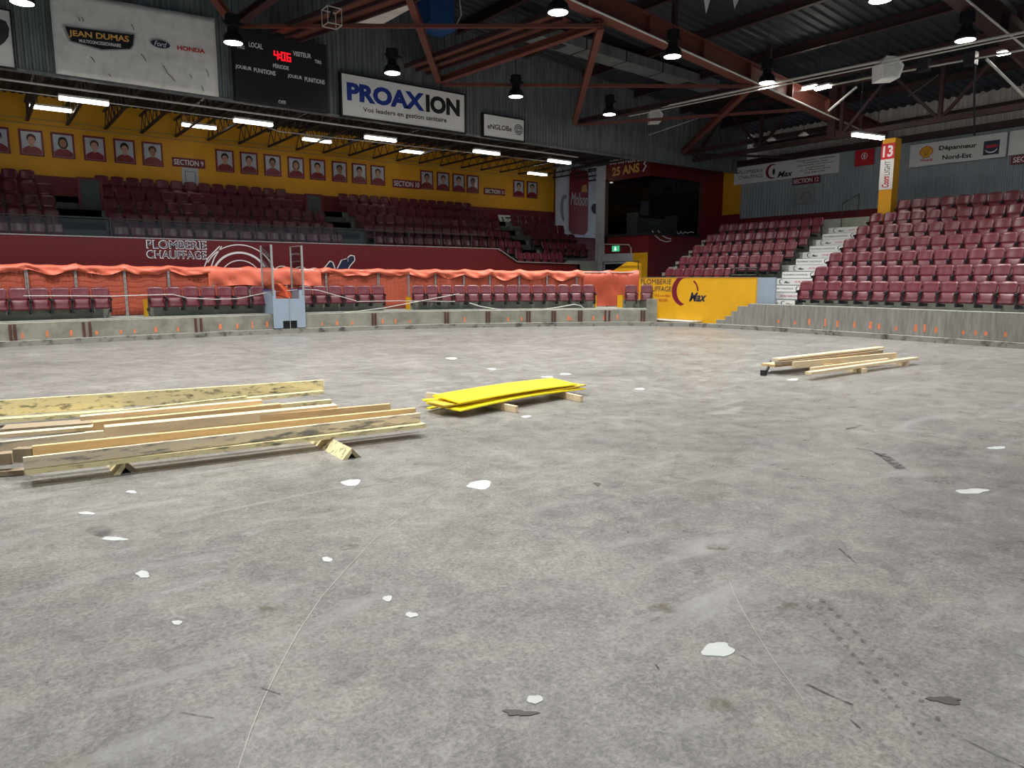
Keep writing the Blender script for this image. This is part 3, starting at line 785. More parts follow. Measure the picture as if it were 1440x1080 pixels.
# end-stand upper rows: the two lower rows one by one
UB = [(0.1, 2.5, 'below the leftmost portraits'), (3.87, 11.98, 'of section nine'), (13.28, 20.93, 'of section ten'), (22.2, 25.1, 'of section eleven')]
for k in range(2):
    for xa, xb, nm in UB:
        n = int((xb - xa) / PITCH + 0.1)
        for j in range(n):
            put_seat(xa + (xb - xa) / n * (j + 0.5), UR0 + UT * k + 0.32, UZ0 + URISE * k, 0, f'{NUM[j + 1]} seat from the left in the {["lowest", "second"][k]} row {nm}', 'end-stand upper seats')
for j in range(6):
    put_seat(20.1 + PITCH * j, 26.0, 2.04, 0, f'{NUM[j + 1]} seat from the left in the low row behind the red parapet end', 'end-stand upper seats')
rest = MB()
for k in range(2, 5):
    for bi, (xa, xb, nm) in enumerate(UB):
        if bi == 3 and k > 3: continue
        if bi == 0 and k == 4: xb = 2.1
        if bi == 1 and k == 4: xb = 11.0
        if bi == 2 and k > 2: xb = 20.4 if k == 4 else 20.7
        n = int((xb - xa) / PITCH + 0.1)
        for j in range(n):
            ox, oy, oz = xa + (xb - xa) / n * (j + 0.5), UR0 + UT * k + 0.32, UZ0 + URISE * k
            for me in SM[:2]:
                rest.add([(v_.co.x + ox, v_.co.y + oy, v_.co.z + oz) for v_ in me.vertices], [tuple(p.vertices) for p in me.polygons])
rest.top('folding_seats', M_seat, 'maroon folding seats in the upper rows of the end stand', 'seats', kind='stuff', smooth=True)

# ================================================================ END WALL SIGNS
def sign(name, x0, x1, z0, z1, Y, label, m=M_white, frame=M_black, fw=0.05, depth=0.12):
    o = thing(name, ((x0 + x1) / 2, Y + depth / 2, z0), label, 'sign')
    MB().box(x0 + fw * 0.5, x1 - fw * 0.5, Y, Y + depth, z0 + fw * 0.5, z1 - fw * 0.5).part('panel', m, o)
    if frame:
        MB().ring(rect(x0, x1, z0, z1), rect(x0 + fw, x1 - fw, z0 + fw, z1 - fw), PA(Y + depth), 0, depth + 0.02).part('frame', frame, o)
    return o
YS = 22.42
# car dealer banner
bn = thing('vinyl_banner', (4.2, YS, 6.95), 'large worn white car dealer banner on the gable wall', 'banner')
def wavy(u, v_):
    return (2.2 + 4.0 * u, YS + 0.02 * math.sin(9 * u + 4 * v_) * (1 - abs(2 * v_ - 1)) + 0.015 * math.sin(23 * u) * v_, 6.95 + (2.02 + 0.13 * u) * v_)
MB().grid(wavy, 30, 14, 0.012).part('vinyl_sheet', M_vinyl, bn, smooth=True)
fnA = PA(YS - 0.03)
bad = [(88, 36), (139, 42), (190, 48), (188.5, 64), (184, 70.5), (143, 72), (97, 59)]
P_ = [onY(a, b, YS) for a, b in bad]
MB().prism([(p.x, p.z) for p in P_][::-1], fnA, 0, 0.006).part('badge', M_alu, bn)
cxb, czb = sum(p.x for p in P_) / 7, sum(p.z for p in P_) / 7
MB().prism([(cxb + (p.x - cxb) * 0.95, czb + (p.z - czb) * 0.88) for p in P_][::-1], fnA, 0.005, 0.012).part('badge', M_ink, bn)
text('JEAN DUMAS', qA(96.8, 42.6, 53, 181.5, 51.5, 62.5, YS), fnA, M_gold, bn, t1=0.016, bold=0.025)
text('MULTICONCESSIONNAIRE', qA(111, 55.5, 59.8, 170, 62.5, 67.5, YS), fnA, M_wprint, bn, t1=0.016, bold=0.02)
e = onY(225.3, 62.5, YS); a_ = 0.25
MB().prism(ell(e.x, e.z, a_, 0.115), fnA, 0, 0.005).part('oval_emblem', M_alu, bn)
MB().prism(ell(e.x, e.z, a_ * 0.95, 0.10), fnA, 0.004, 0.009).part('oval_emblem', M_navy, bn)
text('Ford', (e.x - 0.16, e.x + 0.16, e.z - 0.065, e.z + 0.065), fnA, M_wprint, bn, t1=0.012, shear=0.35)
text('HONDA', qA(249, 64, 70.5, 288, 70, 76, YS), fnA, M_redp, bn, t1=0.006, bold=0.03)
text('Plus de 13 concessions à travers le Québec !', qA(211, 72.5, 76.5, 295, 86, 89.8, YS), fnA, M_ink, bn, t1=0.006, shear=0.2, bold=0.01)
for a, b, c, d in ((114, 24, 117, 31), (109, 24, 112, 30), (184, 34, 188, 43), (198, 76, 205, 86), (229, 92, 235, 104), (236, 104, 246, 115), (289, 97, 293, 108), (266, 105, 269, 110), (152, 104, 155, 108), (127, 80, 133, 88), (283, 121, 286, 129)):
    p, q = onY(a, b, YS), onY(c, d, YS)
    MB().prism(stroke([(p.x, p.z), ((p.x + q.x) / 2 + 0.015, (p.z + q.z) / 2), (q.x, q.z)], 0.018), fnA, 0, 0.004).part('scuff', M_skid, bn)
# neighbouring banner cut by the frame
b2 = sign('vinyl_banner', -2.6, 1.36, 6.9, 8.3, YS, 'white banner with a truck tyre picture cut by the left edge', M_vinyl, M_black, 0.04, 0.05)
P_ = [onY(a, b, YS) for a, b in ((-14, 26), (0, 27), (8, 30), (13, 40), (12, 52), (6, 60), (-8, 70), (-20, 60))]
MB().prism([(p.x, p.z) for p in P_][::-1], PA(YS), 0.0, 0.012).part('tyre_print', M_iron, b2)
# scoreboard
sb = thing('scoreboard', (8.06, YS, 6.98), 'black hockey scoreboard with a red lit clock', 'scoreboard')
MB().box(6.66, 9.5, YS - 0.12, YS + 0.12, 6.98, 8.95).part('cabinet', M_black, sb)
MB().box(6.64, 9.52, YS - 0.14, YS + 0.1, 6.93, 6.99).part('bottom_rail', M_iron, sb)
fS = PA(YS - 0.12)
for s_, q in (('LOCAL', (350, 58.8, 65.5, 369.5, 62, 69.8)), ('TIRS', (333, 62.5, 67.5, 344, 64.5, 69.5)), ('VISITEUR', (412, 71.5, 78.5, 437.5, 76, 82.5)), ('TIRS', (442.5, 83.5, 88.5, 452, 86, 90.5)),
              ('PÉRIODE', (384, 88, 95, 406, 92, 98.8)), ('JOUEUR', (331, 90.5, 96.8, 354, 94.5, 101)), ('PUNITIONS', (357, 95, 101.2, 387.5, 100.3, 106.7)), ('JOUEUR', (404.5, 103.8, 110, 425, 107.3, 113.3)),
              ('PUNITIONS', (428.5, 108, 114.5, 456.5, 112.8, 119)), ('OES', (391.5, 140.5, 145.5, 402, 142, 147))):
    text(s_, qA(*q, YS - 0.12), fS, M_wprint, sb, bold=0.02)
dig = (onY(385, 77, YS - 0.12).x, onY(409, 82, YS - 0.12).x, onY(385, 83, YS - 0.12).z, onY(385, 71, YS - 0.12).z)
SEG = {'4': 'fgbc', '0': 'abcdef', '6': 'afgedc'}
def seven(ch, u0, u1, v0, v1):
    t = 0.034; vm = (v0 + v1) / 2; sl = 0.0
    segs = {'a': rect(u0, u1, v1 - t, v1), 'd': rect(u0, u1, v0, v0 + t), 'g': rect(u0, u1, vm - t / 2, vm + t / 2), 'f': rect(u0, u0 + t, vm, v1), 'b': rect(u1 - t, u1, vm, v1), 'e': rect(u0, u0 + t, v0, vm), 'c': rect(u1 - t, u1, v0, vm)}
    for c in SEG[ch]: MB().prism(segs[c], fS, 0, 0.008).part('led_segment', M_led, sb)
w_ = dig[1] - dig[0]
for ch, a, b in (('4', 0.0, 0.26), ('0', 0.42, 0.67), ('6', 0.75, 1.0)): seven(ch, dig[0] + w_ * a, dig[0] + w_ * b, dig[2], dig[3])
for z in (0.3, 0.65):
    MB().prism(ell(dig[0] + w_ * 0.345, dig[2] + (dig[3] - dig[2]) * z, 0.028, 0.028, 10), fS, 0, 0.008).part('led_segment', M_led, sb)
# blue-lettered sign
pr = sign('wall_sign', 9.97, 14.75, 6.9, 8.28, YS, 'long white sign with big blue and black lettering', depth=0.14)
fP = PA(YS)
text('PROAX', qA(488, 115, 141, 597, 131.5, 157, YS), fP, M_blue, pr, bold=0.05)
text('ION', qA(599, 132.5, 157.5, 646.5, 140.5, 164.5, YS), fP, M_ink, pr, bold=0.05)
text('Vos leaders en gestion sanitaire', qA(510.5, 150.5, 158.8, 628, 166, 174.5, YS), fP, M_ink, pr, bold=0.015)
en = sign('wall_sign', 15.5, 17.46, 6.9, 7.76, YS, 'small white sign with navy wave emblem on the gable', depth=0.12)
text('eNGLOBe', qA(685.5, 173.5, 180.8, 719.5, 178, 185.3, YS), fP, M_ink, en, bold=0.02)
e = onY(729.3, 183, YS)
for r in (0.21, 0.15, 0.09):
    MB().prism(arcband(e.x, e.z, r, r, r - 0.03, r - 0.03, 0, 180), fP, 0, 0.005).part('emblem', M_navy, en)
for k, r in enumerate((0.2, 0.16, 0.1)):
    MB().prism(rect(e.x - r, e.x + r, e.z - 0.06 - 0.06 * k, e.z - 0.03 - 0.06 * k), fP, 0, 0.005).part('emblem', M_navy, en)

# portraits and section signs on the yellow wall
YW = 31.36
HAIR = [mat('hair_dark', (34, 26, 24), 0.7), mat('hair_brown', (70, 48, 34), 0.7)]
SKIN = [mat('skin_print', (196, 150, 126), 0.6), mat('skin_print_tan', (168, 118, 92), 0.6)]
M_photo = mat('portrait_backdrop', (186, 190, 198), 0.25, 0.06, 2.0)
M_jer = mat('jersey_print', (128, 26, 36), 0.35, 0.12, 4.0)
PXS = [(1.27, 'first portrait at the left edge of the yellow wall'), (2.13, 'fifth portrait left of the section nine sign'), (3.09, 'fourth portrait left of the section nine sign'), (4.09, 'third portrait left of the section nine sign'),
       (5.09, 'second portrait left of the section nine sign'), (6.06, 'portrait immediately left of the section nine sign')]
PXS += [(x, f'{NUM[i + 1]} player portrait to the right of the section nine sign') for i, x in enumerate((8.77, 9.75, 10.74, 11.76, 12.74, 13.78, 14.75, 15.69))]
PXS += [(x, f'{NUM[i + 1]} player portrait to the right of the section ten sign') for i, x in enumerate((18.33, 19.27, 20.19, 21.05))]
PXS += [(24.03, 'left one of the two portraits past the section eleven sign'), (24.96, 'rightmost portrait, last before the mural')]
PXS[0] = (1.13, PXS[0][1])
for i, (x, lb) in enumerate(PXS):
    o = thing('framed_portrait', (x, YW, 6.08), lb, 'portrait', 'player portraits')
    f = PA(YW + 0.04); hw = 0.36
    MB().ring(rect(x - hw, x + hw, 6.08, 6.97), rect(x - hw + 0.06, x + hw - 0.06, 6.12, 6.90), f, 0, 0.045).part('frame', M_marp, o)
    MB().prism(rect(x - hw + 0.05, x + hw - 0.05, 6.1, 6.92), f, 0, 0.03).part('photo', M_photo, o)
    sh = [(x - 0.29, 6.13), (x + 0.29, 6.13), (x + 0.29, 6.28), (x + 0.2, 6.36), (x + 0.07, 6.42), (x - 0.07, 6.42), (x - 0.2, 6.36), (x - 0.29, 6.28)]
    MB().prism(sh, f, 0.028, 0.034).part('jersey', M_jer, o)
    MB().prism(rect(x - 0.055, x + 0.055, 6.38, 6.52), f, 0.028, 0.036).part('neck', SKIN[i % 3 == 2], o)
    MB().prism(ell(x, 6.68, 0.145, 0.155 if i % 4 else 0.17, 16), f, 0.028, 0.037).part('hair', HAIR[i % 2], o)
    if i in (2, 9): MB().prism(ell(x, 6.6, 0.16, 0.19, 16), f, 0.028, 0.036).part('hair', HAIR[0], o)
    MB().prism(ell(x, 6.60, 0.11, 0.145, 16), f, 0.03, 0.042).part('face', SKIN[i % 3 == 2], o)
    for dx in (-0.04, 0.04): MB().prism(ell(x + dx, 6.625, 0.018, 0.01, 8), f, 0.04, 0.044).part('eye', HAIR[0], o)
def section(x0, x1, z0, z1, s_, label):
    o = thing('section_sign', ((x0 + x1) / 2, YW, z0), label, 'sign', 'section signs')
    MB().box(x0, x1, YW, YW + 0.03, z0, z1).part('panel', M_marp, o)
    text(s_, (x0 + 0.06, x1 - 0.06, z0 + 0.07, z1 - 0.07), PA(YW), M_wprint, o, bold=0.015)
section(6.75, 7.98, 6.14, 6.49, 'SECTION 9', 'maroon section nine sign on the yellow wall')
section(16.45, 17.95, 6.05, 6.43, 'SECTION 10', 'maroon section ten sign on the yellow wall')
section(21.75, 23.1, 6.08, 6.42, 'SECTION 11', 'maroon section eleven sign on the yellow wall')
nt_ = thing('paper_notice', (7.38, YW, 5.4), 'pale notice sheet below the section nine sign', 'notice')
MB().box(7.08, 7.7, YW, YW + 0.02, 5.45, 6.12).part('sheet', M_photo, nt_)
MB().prism(stroke([(7.2, 5.6), (7.2, 5.98), (7.58, 5.98), (7.58, 5.6)], 0.025), PA(YW), 0, 0.004).part('print', M_skid, nt_)

# mural with the red can
mu = thing('mural_panel', (28.5, 31.15, 4.1), 'white mural panel with a tall red beer can', 'mural')
MB().box(26.55, 30.9, 31.12, 31.3, 4.08, 8.15).part('panel', mat('mural_white', (236, 236, 242), 0.5, scale=0.8, rgb2=(206, 210, 220), thr=(0.45, 0.7)), mu)
fM = PA(31.12)
can = [(27.45, 4.45), (27.7, 4.25), (28.6, 4.2), (28.85, 4.45), (28.85, 7.55), (28.7, 7.85), (27.65, 7.85), (27.45, 7.55)]
cn = MB().prism(can, fM, 0, 0.05).part('can_print', mat('can_red', (150, 22, 34), 0.35, 0.12, 1.5), mu)
MB().prism(rect(27.68, 28.68, 7.82, 7.92), fM, 0, 0.052).part('can_rim', M_alu, cn)
text('Molson', (27.5, 28.8, 5.85, 6.55), fM, M_wprint, cn, t1=0.055, shear=0.35)
MB().prism([(28.3, 6.6), (28.75, 6.65), (28.7, 7.1), (28.35, 6.95)], fM, 0.04, 0.054).part('crest', M_gold, cn)
MB().prism(ell(29.5, 5.75, 0.33, 0.3, 18), fM, 0, 0.03).part('puck_print', M_ink, mu)
MB().prism(arcband(27.1, 5.65, 0.32, 0.75, 0.12, 0.55, 60, 260), fM, 0, 0.02).part('glove_print', mat('mural_grey', (140, 146, 158), 0.5), mu)
pi_ = thing('wall_pillar', (30.9, 30.9, 3.3), 'pale grey pillar with conduits between mural and booth', 'pillar')
MB().box(30.55, 30.95, 30.7, 31.1, 3.4, 8.15).part('shaft', mat('pillar_grey', (150, 152, 158), 0.6), pi_)
MB().tube([(30.45, 30.65, 3.4), (30.45, 30.65, 7.6)], 0.03).part('conduit', M_iron, pi_)
wb = thing('white_board', (22.9, 30.9, 4.9), 'white board with black rink line drawing beside section eleven', 'board')
a, b, c, d = onY(700, 302, 30.9), onY(759, 305, 30.9), onY(760, 320, 30.9), onY(708, 327, 30.9)
MB().prism([(d.x, d.z), (c.x, c.z), (b.x, b.z), (a.x, a.z)], PA(30.9), -0.04, 0).part('panel', M_white, wb)
for L_ in ([(706, 305), (711, 322), (729, 325)], [(711, 306), (754, 309), (754, 315)], [(712, 315), (718, 312), (724, 307)], [(740, 307), (746, 312), (754, 313)], [(724, 307), (726, 324)]):
    MB().prism(stroke([(onY(x, y, 30.9).x, onY(x, y, 30.9).z) for x, y in L_], 0.07), PA(30.9), 0, 0.006).part('black_line', M_ink, wb)

# plumber lettering and swirl on the red end wall
fR = PA(25.6)
o_pl = thing('painted_sign', (7.5, 25.6, 2.0), 'navy plumber lettering and swirl outlined white on red wall', 'sign')
for s_, q in (('PLOMBERIE', (206, 337, 349.5, 291, 339, 351.3)), ('CHAUFFAGE', (206, 351.5, 363.3, 291, 353, 365))):
    bx = qA(*q, 25.6)
    text(s_, bx, fR, M_wprint, o_pl, t1=0.004, bold=0.035)
    text(s_, (bx[0] + 0.03, bx[1] - 0.03, bx[2] + 0.025, bx[3] - 0.025, bx[4] + 0.025, bx[5] - 0.025), fR, M_navy, o_pl, t1=0.008, bold=0.0)
c0 = onY(335, 393, 25.6)
for r, d0, d1, w in ((1.25, 20, 150, 0.035), (1.0, 30, 160, 0.07), (0.72, 30, 170, 0.035)):
    MB().prism(arcband(c0.x + 0.1, c0.z - 0.05, r, r, r - w, r - w, d0, d1, 30), fR, 0, 0.006).part('swirl_line', M_wprint, o_pl)
for off in (0.0, 0.22):
    MB().prism(stroke([(c0.x - 1.12 + off, c0.z + 0.35), (c0.x - 0.95 + off * 0.9, c0.z + 0.72), (c0.x - 0.55 + off * 0.3, c0.z + 1.12)], 0.035), fR, 0, 0.006).part('swirl_line', M_wprint, o_pl)
for (x, y), r in (((397, 388), 0.36), ((423, 388), 0.34), ((442, 386), 0.25)):
    c = onY(x, y, 25.6); MB().prism(arcband(c.x, c.z, r, r, r - 0.03, r - 0.03, 10, 170), fR, 0, 0.006).part('swirl_line', M_wprint, o_pl)
for pts in ([(453, 380), (460, 372), (464, 367), (468, 369), (471, 378)], [(474, 378), (480, 366), (487, 364), (489, 368), (489, 362), (493, 359), (498, 360), (499, 366), (492, 374), (489, 380)]):
    q = [(onY(x, y, 25.6).x, onY(x, y, 25.6).z) for x, y in pts]
    MB().prism(q[::-1], fR, 0, 0.005).part('letter_fill', M_navy, o_pl)
    MB().prism(stroke(q, 0.035), fR, 0, 0.008).part('swirl_line', M_wprint, o_pl)

# glass guard along the top of the red wall
gr = thing('glass_guard', (8.7, 25.66, 3.03), 'low glass guard with dark posts on the red end wall', 'railing')
x = -0.9
while x < 17.6:
    MB().box(x - 0.02, x + 0.02, 25.62, 25.66, 3.03, 3.58).part('post', M_iron, gr)
    MB().box(x + 0.03, x + 1.46, 25.634, 25.646, 3.05, 3.53).part('pane', M_glass, gr)
    x += 1.5
MB().tube([(-0.9, 25.64, 3.58), (17.6, 25.64, 3.58)], 0.018).part('top_rail', M_iron, gr)
# exit doors at the head of two end-stand stairs
for i, (x, lb) in enumerate(((3.6, 'grey-green door at the head of the stairs left of section nine'), (11.75, 'grey-green door at the head of the stairs left of section ten'))):
    o = thing('exit_door', (x, 29.4, 4.1), lb, 'door', 'stand doors')
    MB().box(x - 0.3, x + 0.3, 29.45, 29.5, UZ0 + URISE * 3, UZ0 + URISE * 3 + 1.05).part('leaf', M_step, o)
    MB().ring(rect(x - 0.38, x + 0.38, UZ0 + URISE * 3, UZ0 + URISE * 3 + 1.13), rect(x - 0.3, x + 0.3, UZ0 + URISE * 3 + 0.01, UZ0 + URISE * 3 + 1.05), PA(29.52), 0, 0.1).part('door_frame', M_red, o)

# ================================================================ CORNER BOOTH
bo = thing('press_booth', (28.4, 25.0, 0.0), 'dark glazed press booth with red fascia in the corner', 'booth')
BXL, BYF, BZS, BZT, BXR = 25.7, 23.5, 3.85, 6.48, 29.42
MB().box(BXL, 31.2, BYF, BYF + 0.12, 0.0, BZS).part('lower_front', M_red, bo)
MB().box(BXL, BXL + 0.12, BYF + 0.12, 26.4, 2.95, BZS).part('lower_side', M_red, bo)
MB().box(BXL - 0.003, BXL + 0.12, BYF + 0.001, 24.45, 0, 2.95).part('yellow_corner', M_yelb, bo)
MB().box(BXL, 31.2, BYF, BYF + 0.12, BZT, 7.3).part('fascia_front', M_redb, bo)
fa = MB().box(BXL, BXL + 0.12, BYF + 0.12, 26.4, BZT, 7.3).part('fascia_side', M_redb, bo)
MB().box(BXR, 31.2, BYF + 0.001, BYF + 0.12, BZS, BZT).part('side_pier', M_red, bo)
MB().box(BXL - 0.05, BXR, BYF - 0.06, BYF + 0.12, BZS - 0.08, BZS + 0.03).part('sill', M_iron, bo)
MB().box(BXL - 0.06, BXL + 0.1, BYF + 0.12, 26.4, BZS - 0.08, BZS + 0.03).part('sill', M_iron, bo)
M_brown = mat('brown_frame', (74, 58, 46), 0.6)
MB().box(BXL, BXL + 0.12, 26.25, 26.45, BZS - 0.5, 6.6).part('mullion', M_brown, bo)
MB().box(BXR - 0.06, BXR + 0.02, BYF - 0.005, BYF + 0.1, BZS, BZT).part('mullion', M_brown, bo)
MB().box(BXL + 0.05, BXR - 0.06, BYF + 0.04, BYF + 0.055, BZS + 0.03, BZT).part('pane', M_bglass, bo)
MB().box(BXL + 0.05, BXL + 0.065, BYF + 0.06, 26.25, BZS + 0.03, BZT).part('pane', M_bglass, bo)
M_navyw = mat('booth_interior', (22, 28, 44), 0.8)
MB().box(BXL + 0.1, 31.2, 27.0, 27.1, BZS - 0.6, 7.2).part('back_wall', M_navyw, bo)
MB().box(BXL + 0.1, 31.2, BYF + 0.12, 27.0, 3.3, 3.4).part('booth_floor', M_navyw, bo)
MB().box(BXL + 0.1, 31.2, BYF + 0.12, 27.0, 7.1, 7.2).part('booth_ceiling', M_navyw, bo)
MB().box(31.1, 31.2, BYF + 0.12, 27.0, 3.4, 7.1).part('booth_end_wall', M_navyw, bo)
fL = PB(BXL)
MB().box(BXL, BXL + 0.1, 26.45, 27.1, 0.0, 7.3).part('end_panel', mat('pale_grey_panel', (196, 198, 206), 0.6), bo)
text('DEPUIS PLUS DE', qB(857.8, 225.2, 231.8, 904, 220.5, 226.3, BXL), fL, M_wprint, fa, t1=0.006, bold=0.02)
text('25 ANS', qB(861, 236, 248, 899, 229, 242, BXL), fL, M_gold, fa, t1=0.006, bold=0.03)
MB().prism(stroke([(-23.95, 6.72), (-23.75, 6.95), (-23.9, 7.05), (-23.75, 7.2)], 0.08), fL, 0, 0.006).part('emblem', M_wprint, fa)
dk = thing('press_desk', (27.2, 25.2, 3.4), 'pale wooden desk inside the corner booth', 'desk')
M_desk = mat('desk_wood', (176, 160, 138), 0.6)
MB().box(26.1, 29.0, 24.6, 24.7, 3.4, 4.6).part('front_panel', M_desk, dk); MB().box(26.0, 29.1, 24.55, 25.3, 4.6, 4.66).part('top', M_desk, dk)
for xx in (26.1, 28.9): MB().box(xx - 0.06, xx + 0.06, 24.55, 25.25, 3.4, 4.9).part('end_panel', M_desk, dk)
mo = thing('monitor', (26.9, 24.9, 4.66), 'grey flat screen standing on the booth desk', 'screen')
MB().box(26.65, 27.2, 24.88, 24.94, 4.8, 5.5).part('screen', mat('screen_grey', (120, 122, 126), 0.4), mo); MB().box(26.85, 27.0, 24.85, 25.0, 4.66, 4.82).part('stand', M_iron, mo)
# white curved line and scribble on the booth front
fB = PA(BYF)
o_sw = thing('painted_swirl', (26.5, BYF, 3.2), 'white curved outline painted on the red booth front', 'sign')
q = [(onY(x, y, BYF).x, onY(x, y, BYF).z) for x, y in ((917, 324), (921, 331), (928, 337), (936, 340), (943, 339), (944, 336), (938, 335), (931, 331), (925, 324))]
MB().prism(stroke(q, 0.05), fB, 0, 0.005).part('swirl_line', M_wprint, o_sw)
q = [(onY(x, y, BYF).x, onY(x, y, BYF).z) for x, y in ((952, 325), (953, 329), (956, 328), (957, 325), (960, 329), (963, 326), (967, 328), (971, 326), (976, 327))]
MB().prism(stroke(q, 0.04), fB, 0, 0.005).part('swirl_line', M_wprint, o_sw)
# exit sign, pale header, pipe on the booth side
ex = thing('exit_sign', (BXL - 0.05, 25.6, 3.1), 'green running man exit sign on the red wall', 'sign')
r_ = rB((862, 346), (871, 353.5), BXL)
MB().prism(rect(*r_), fL, 0, 0.06).part('case', mat('exit_green', (70, 200, 140), emit=0.7), ex)
MB().prism([(r_[0] + 0.15, r_[2] + 0.05), (r_[0] + 0.3, r_[2] + 0.05), (r_[0] + 0.26, r_[3] - 0.04), (r_[0] + 0.2, r_[3] - 0.04)], fL, 0.05, 0.065).part('pictogram', mat('exit_white', (240, 255, 248), emit=1.0), ex)
hd = thing('door_header', (BXL, 25.5, 2.4), 'pale grey door header below the exit sign', 'panel')
MB().box(BXL - 0.04, BXL + 0.1, 24.45, 26.75, 2.45, 2.95).part('panel', mat('header_grey', (176, 180, 190), 0.6), hd)
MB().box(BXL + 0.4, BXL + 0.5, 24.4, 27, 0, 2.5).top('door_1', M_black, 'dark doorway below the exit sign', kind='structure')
MB().tube([(BXL - 0.05, 26.7, 2.5), (BXL - 0.05, 26.7, 3.45), (BXL - 0.05, 24.7, 3.35), (BXL - 0.05, 24.55, 3.2), (BXL - 0.05, 24.5, 2.7)], 0.03).top('conduit_pipe', M_pale, 'thin pipe looping over the exit sign', 'pipe')
# yellow stair cheek left of section twelve
ch = MB().prism([(-23.2, 0.0), (-20.9, 0.0), (-20.9, 2.35), (-21.6, 2.45), (-23.2, 1.75)], PB(22.4), -0.1, 0).top('stair_cheek', M_yelb, 'yellow stair cheek beside the lowest section twelve seats', 'panel')
MB().tube([(22.3, 23.0, 0.2), (22.3, 23.0, 2.45), (22.3, 20.9, 2.45), (22.3, 20.9, 0.3)], 0.025).top('handrail', M_black, 'thin black handrail above the yellow stair cheek', 'railing')
hr = thing('platform_rail', (22.6, 15.6, 1.0), 'dark handrail platform at the right end of section twelve', 'railing')
for y in (15.2, 16.3): MB().box(22.3, 22.34, y - 0.02, y + 0.02, 0.9, 2.12).part('post', M_black, hr)
for z in (1.85, 2.1): MB().tube([(22.32, 15.2, z), (22.32, 16.3, z)], 0.025).part('rail', M_black, hr)
MB().box(22.33, 22.5, 15.15, 16.4, 0.9, 1.9).part('panel', M_black, hr)
rl = thing('stair_rail', (28.0, 15.2, 3.66), 'thin dark handrail at the top of the advertising stairs', 'railing')
MB().tube([(27.2, 14.9, 3.66), (27.2, 14.9, 4.6), (28.4, 14.9, 5.05), (28.4, 14.9, 3.66)], 0.022).part('rail', M_iron, rl)

# ================================================================ SIDE WALL SIGNS
YB = thing('advertising_board', (21.7, 17.5, 0.05), 'yellow plumber advertising board at the rink gate', 'sign')
MB().box(21.68, 21.76, 14.8, 20.28, 0.05, 1.77).part('board', M_yelb, YB)
MB().box(21.67, 21.78, 14.8, 20.28, 1.765, 1.785).part('top_edge', M_woodd, YB)
fY = PB(21.68)
text('PLOMBERIE', qB(901.3, 392.2, 399.7, 944.2, 392.8, 399.7, 21.68), fY, M_navy, YB, bold=0.0)
text('CHAUFFAGE', qB(901.3, 402.5, 409.7, 944.2, 402.8, 409.7, 21.68), fY, M_navy, YB, bold=0.0)
text('412 rue Blais', rB((921, 413.5), (943, 417.5), 21.68), fY, M_redp, YB)
text('962-5300', rB((926, 420), (939, 424.5), 21.68), fY, M_redp, YB)
c = onX(962, 409, 21.68)
MB().prism(arcband(-c.y, c.z, 0.6, 0.58, 0.46, 0.50, 75, 260, 26, du=0.1), fY, 0, 0.005).part('emblem', M_marp, YB)
MB().prism(arcband(-c.y, c.z, 0.68, 0.54, 0.60, 0.47, 0, 48, 12, du=0.02), fY, 0, 0.005).part('emblem', M_marp, YB)
text('Max', qB(969, 411, 424.2, 993.5, 411.5, 424.2, 21.68), fY, M_navy, YB, shear=0.35, bold=0.03)
gp = MB().box(21.76, 21.85, 14.1, 14.8, 0.05, 1.77).top('grey_panel', M_boothblue, 'pale grey panel at the right end of the yellow board', 'panel')
MB().box(20.9, 21.66, 17.0, 19.6, 0.145, 0.165).top('white_pad', M_patch, 'white pad on the floor before the yellow board', 'mat')
# long plumber sign above section twelve
XS = 31.1
ps = thing('wall_sign', (XS, 20.1, 6.35), 'long white plumber sign above section twelve', 'sign')
MB().box(XS, XS + 0.1, 17.35, 22.8, 6.38, 7.2).part('panel', M_white, ps)
fp_ = PB(XS)
text('PLOMBERIE', qB(1039.4, 240, 245.4, 1073, 237, 242, XS), fp_, M_ink, ps, bold=0.0)
text('CHAUFFAGE', qB(1039, 247.4, 252.8, 1073, 244.4, 249.2, XS), fp_, M_ink, ps, bold=0.0)
c = onX(1086, 241, XS)
MB().prism(arcband(-c.y, c.z, 0.36, 0.34, 0.27, 0.29, 60, 290, 24, du=0.06), fp_, 0, 0.005).part('emblem', M_marp, ps)
MB().prism(ell(-c.y + 0.08, c.z - 0.02, 0.07, 0.15, 12), fp_, 0, 0.005).part('emblem', M_ink, ps)
text('Max', qB(1093, 241.5, 250, 1115, 239, 247.2, XS), fp_, M_ink, ps, shear=0.35, bold=0.03)
for k, s_ in enumerate(('Ferblanterie / ventilation', "Traitement d'eau", 'Résidentiel, commercial', 'et industriel', '15, av. Marquis-Ouest', '418 296-5700')):
    w = (1.85, 1.25, 1.7, 0.9, 1.5, 1.0)[k]
    text(s_, (-18.45 - w / 2, -18.45 + w / 2, 7.06 - 0.112 * k, 7.14 - 0.112 * k), fp_, M_ink, ps, bold=0.01)
s12 = thing('section_sign', (XS, 18.9, 6.1), 'maroon section twelve sign under the plumber sign', 'sign', 'section signs')
MB().box(XS + 0.02, XS + 0.06, 18.2, 19.55, 6.04, 6.36).part('panel', M_marp, s12)
text('SECTION 12', (-19.5, -18.25, 6.1, 6.3), PB(XS + 0.02), M_wprint, s12, bold=0.015)
n2 = thing('paper_notice', (XS, 18.9, 5.1), 'pale notice sheet below the section twelve sign', 'notice')
MB().box(XS + 0.02, 31.22, 18.45, 19.3, 5.15, 5.9).part('sheet', mat('notice_grey', (150, 152, 152), 0.6), n2)
MB().prism(stroke([(-19.1, 5.4), (-18.9, 5.65), (-18.6, 5.62), (-18.6, 5.35)], 0.03), PB(XS + 0.02), 0, 0.004).part('print', M_skid, n2)
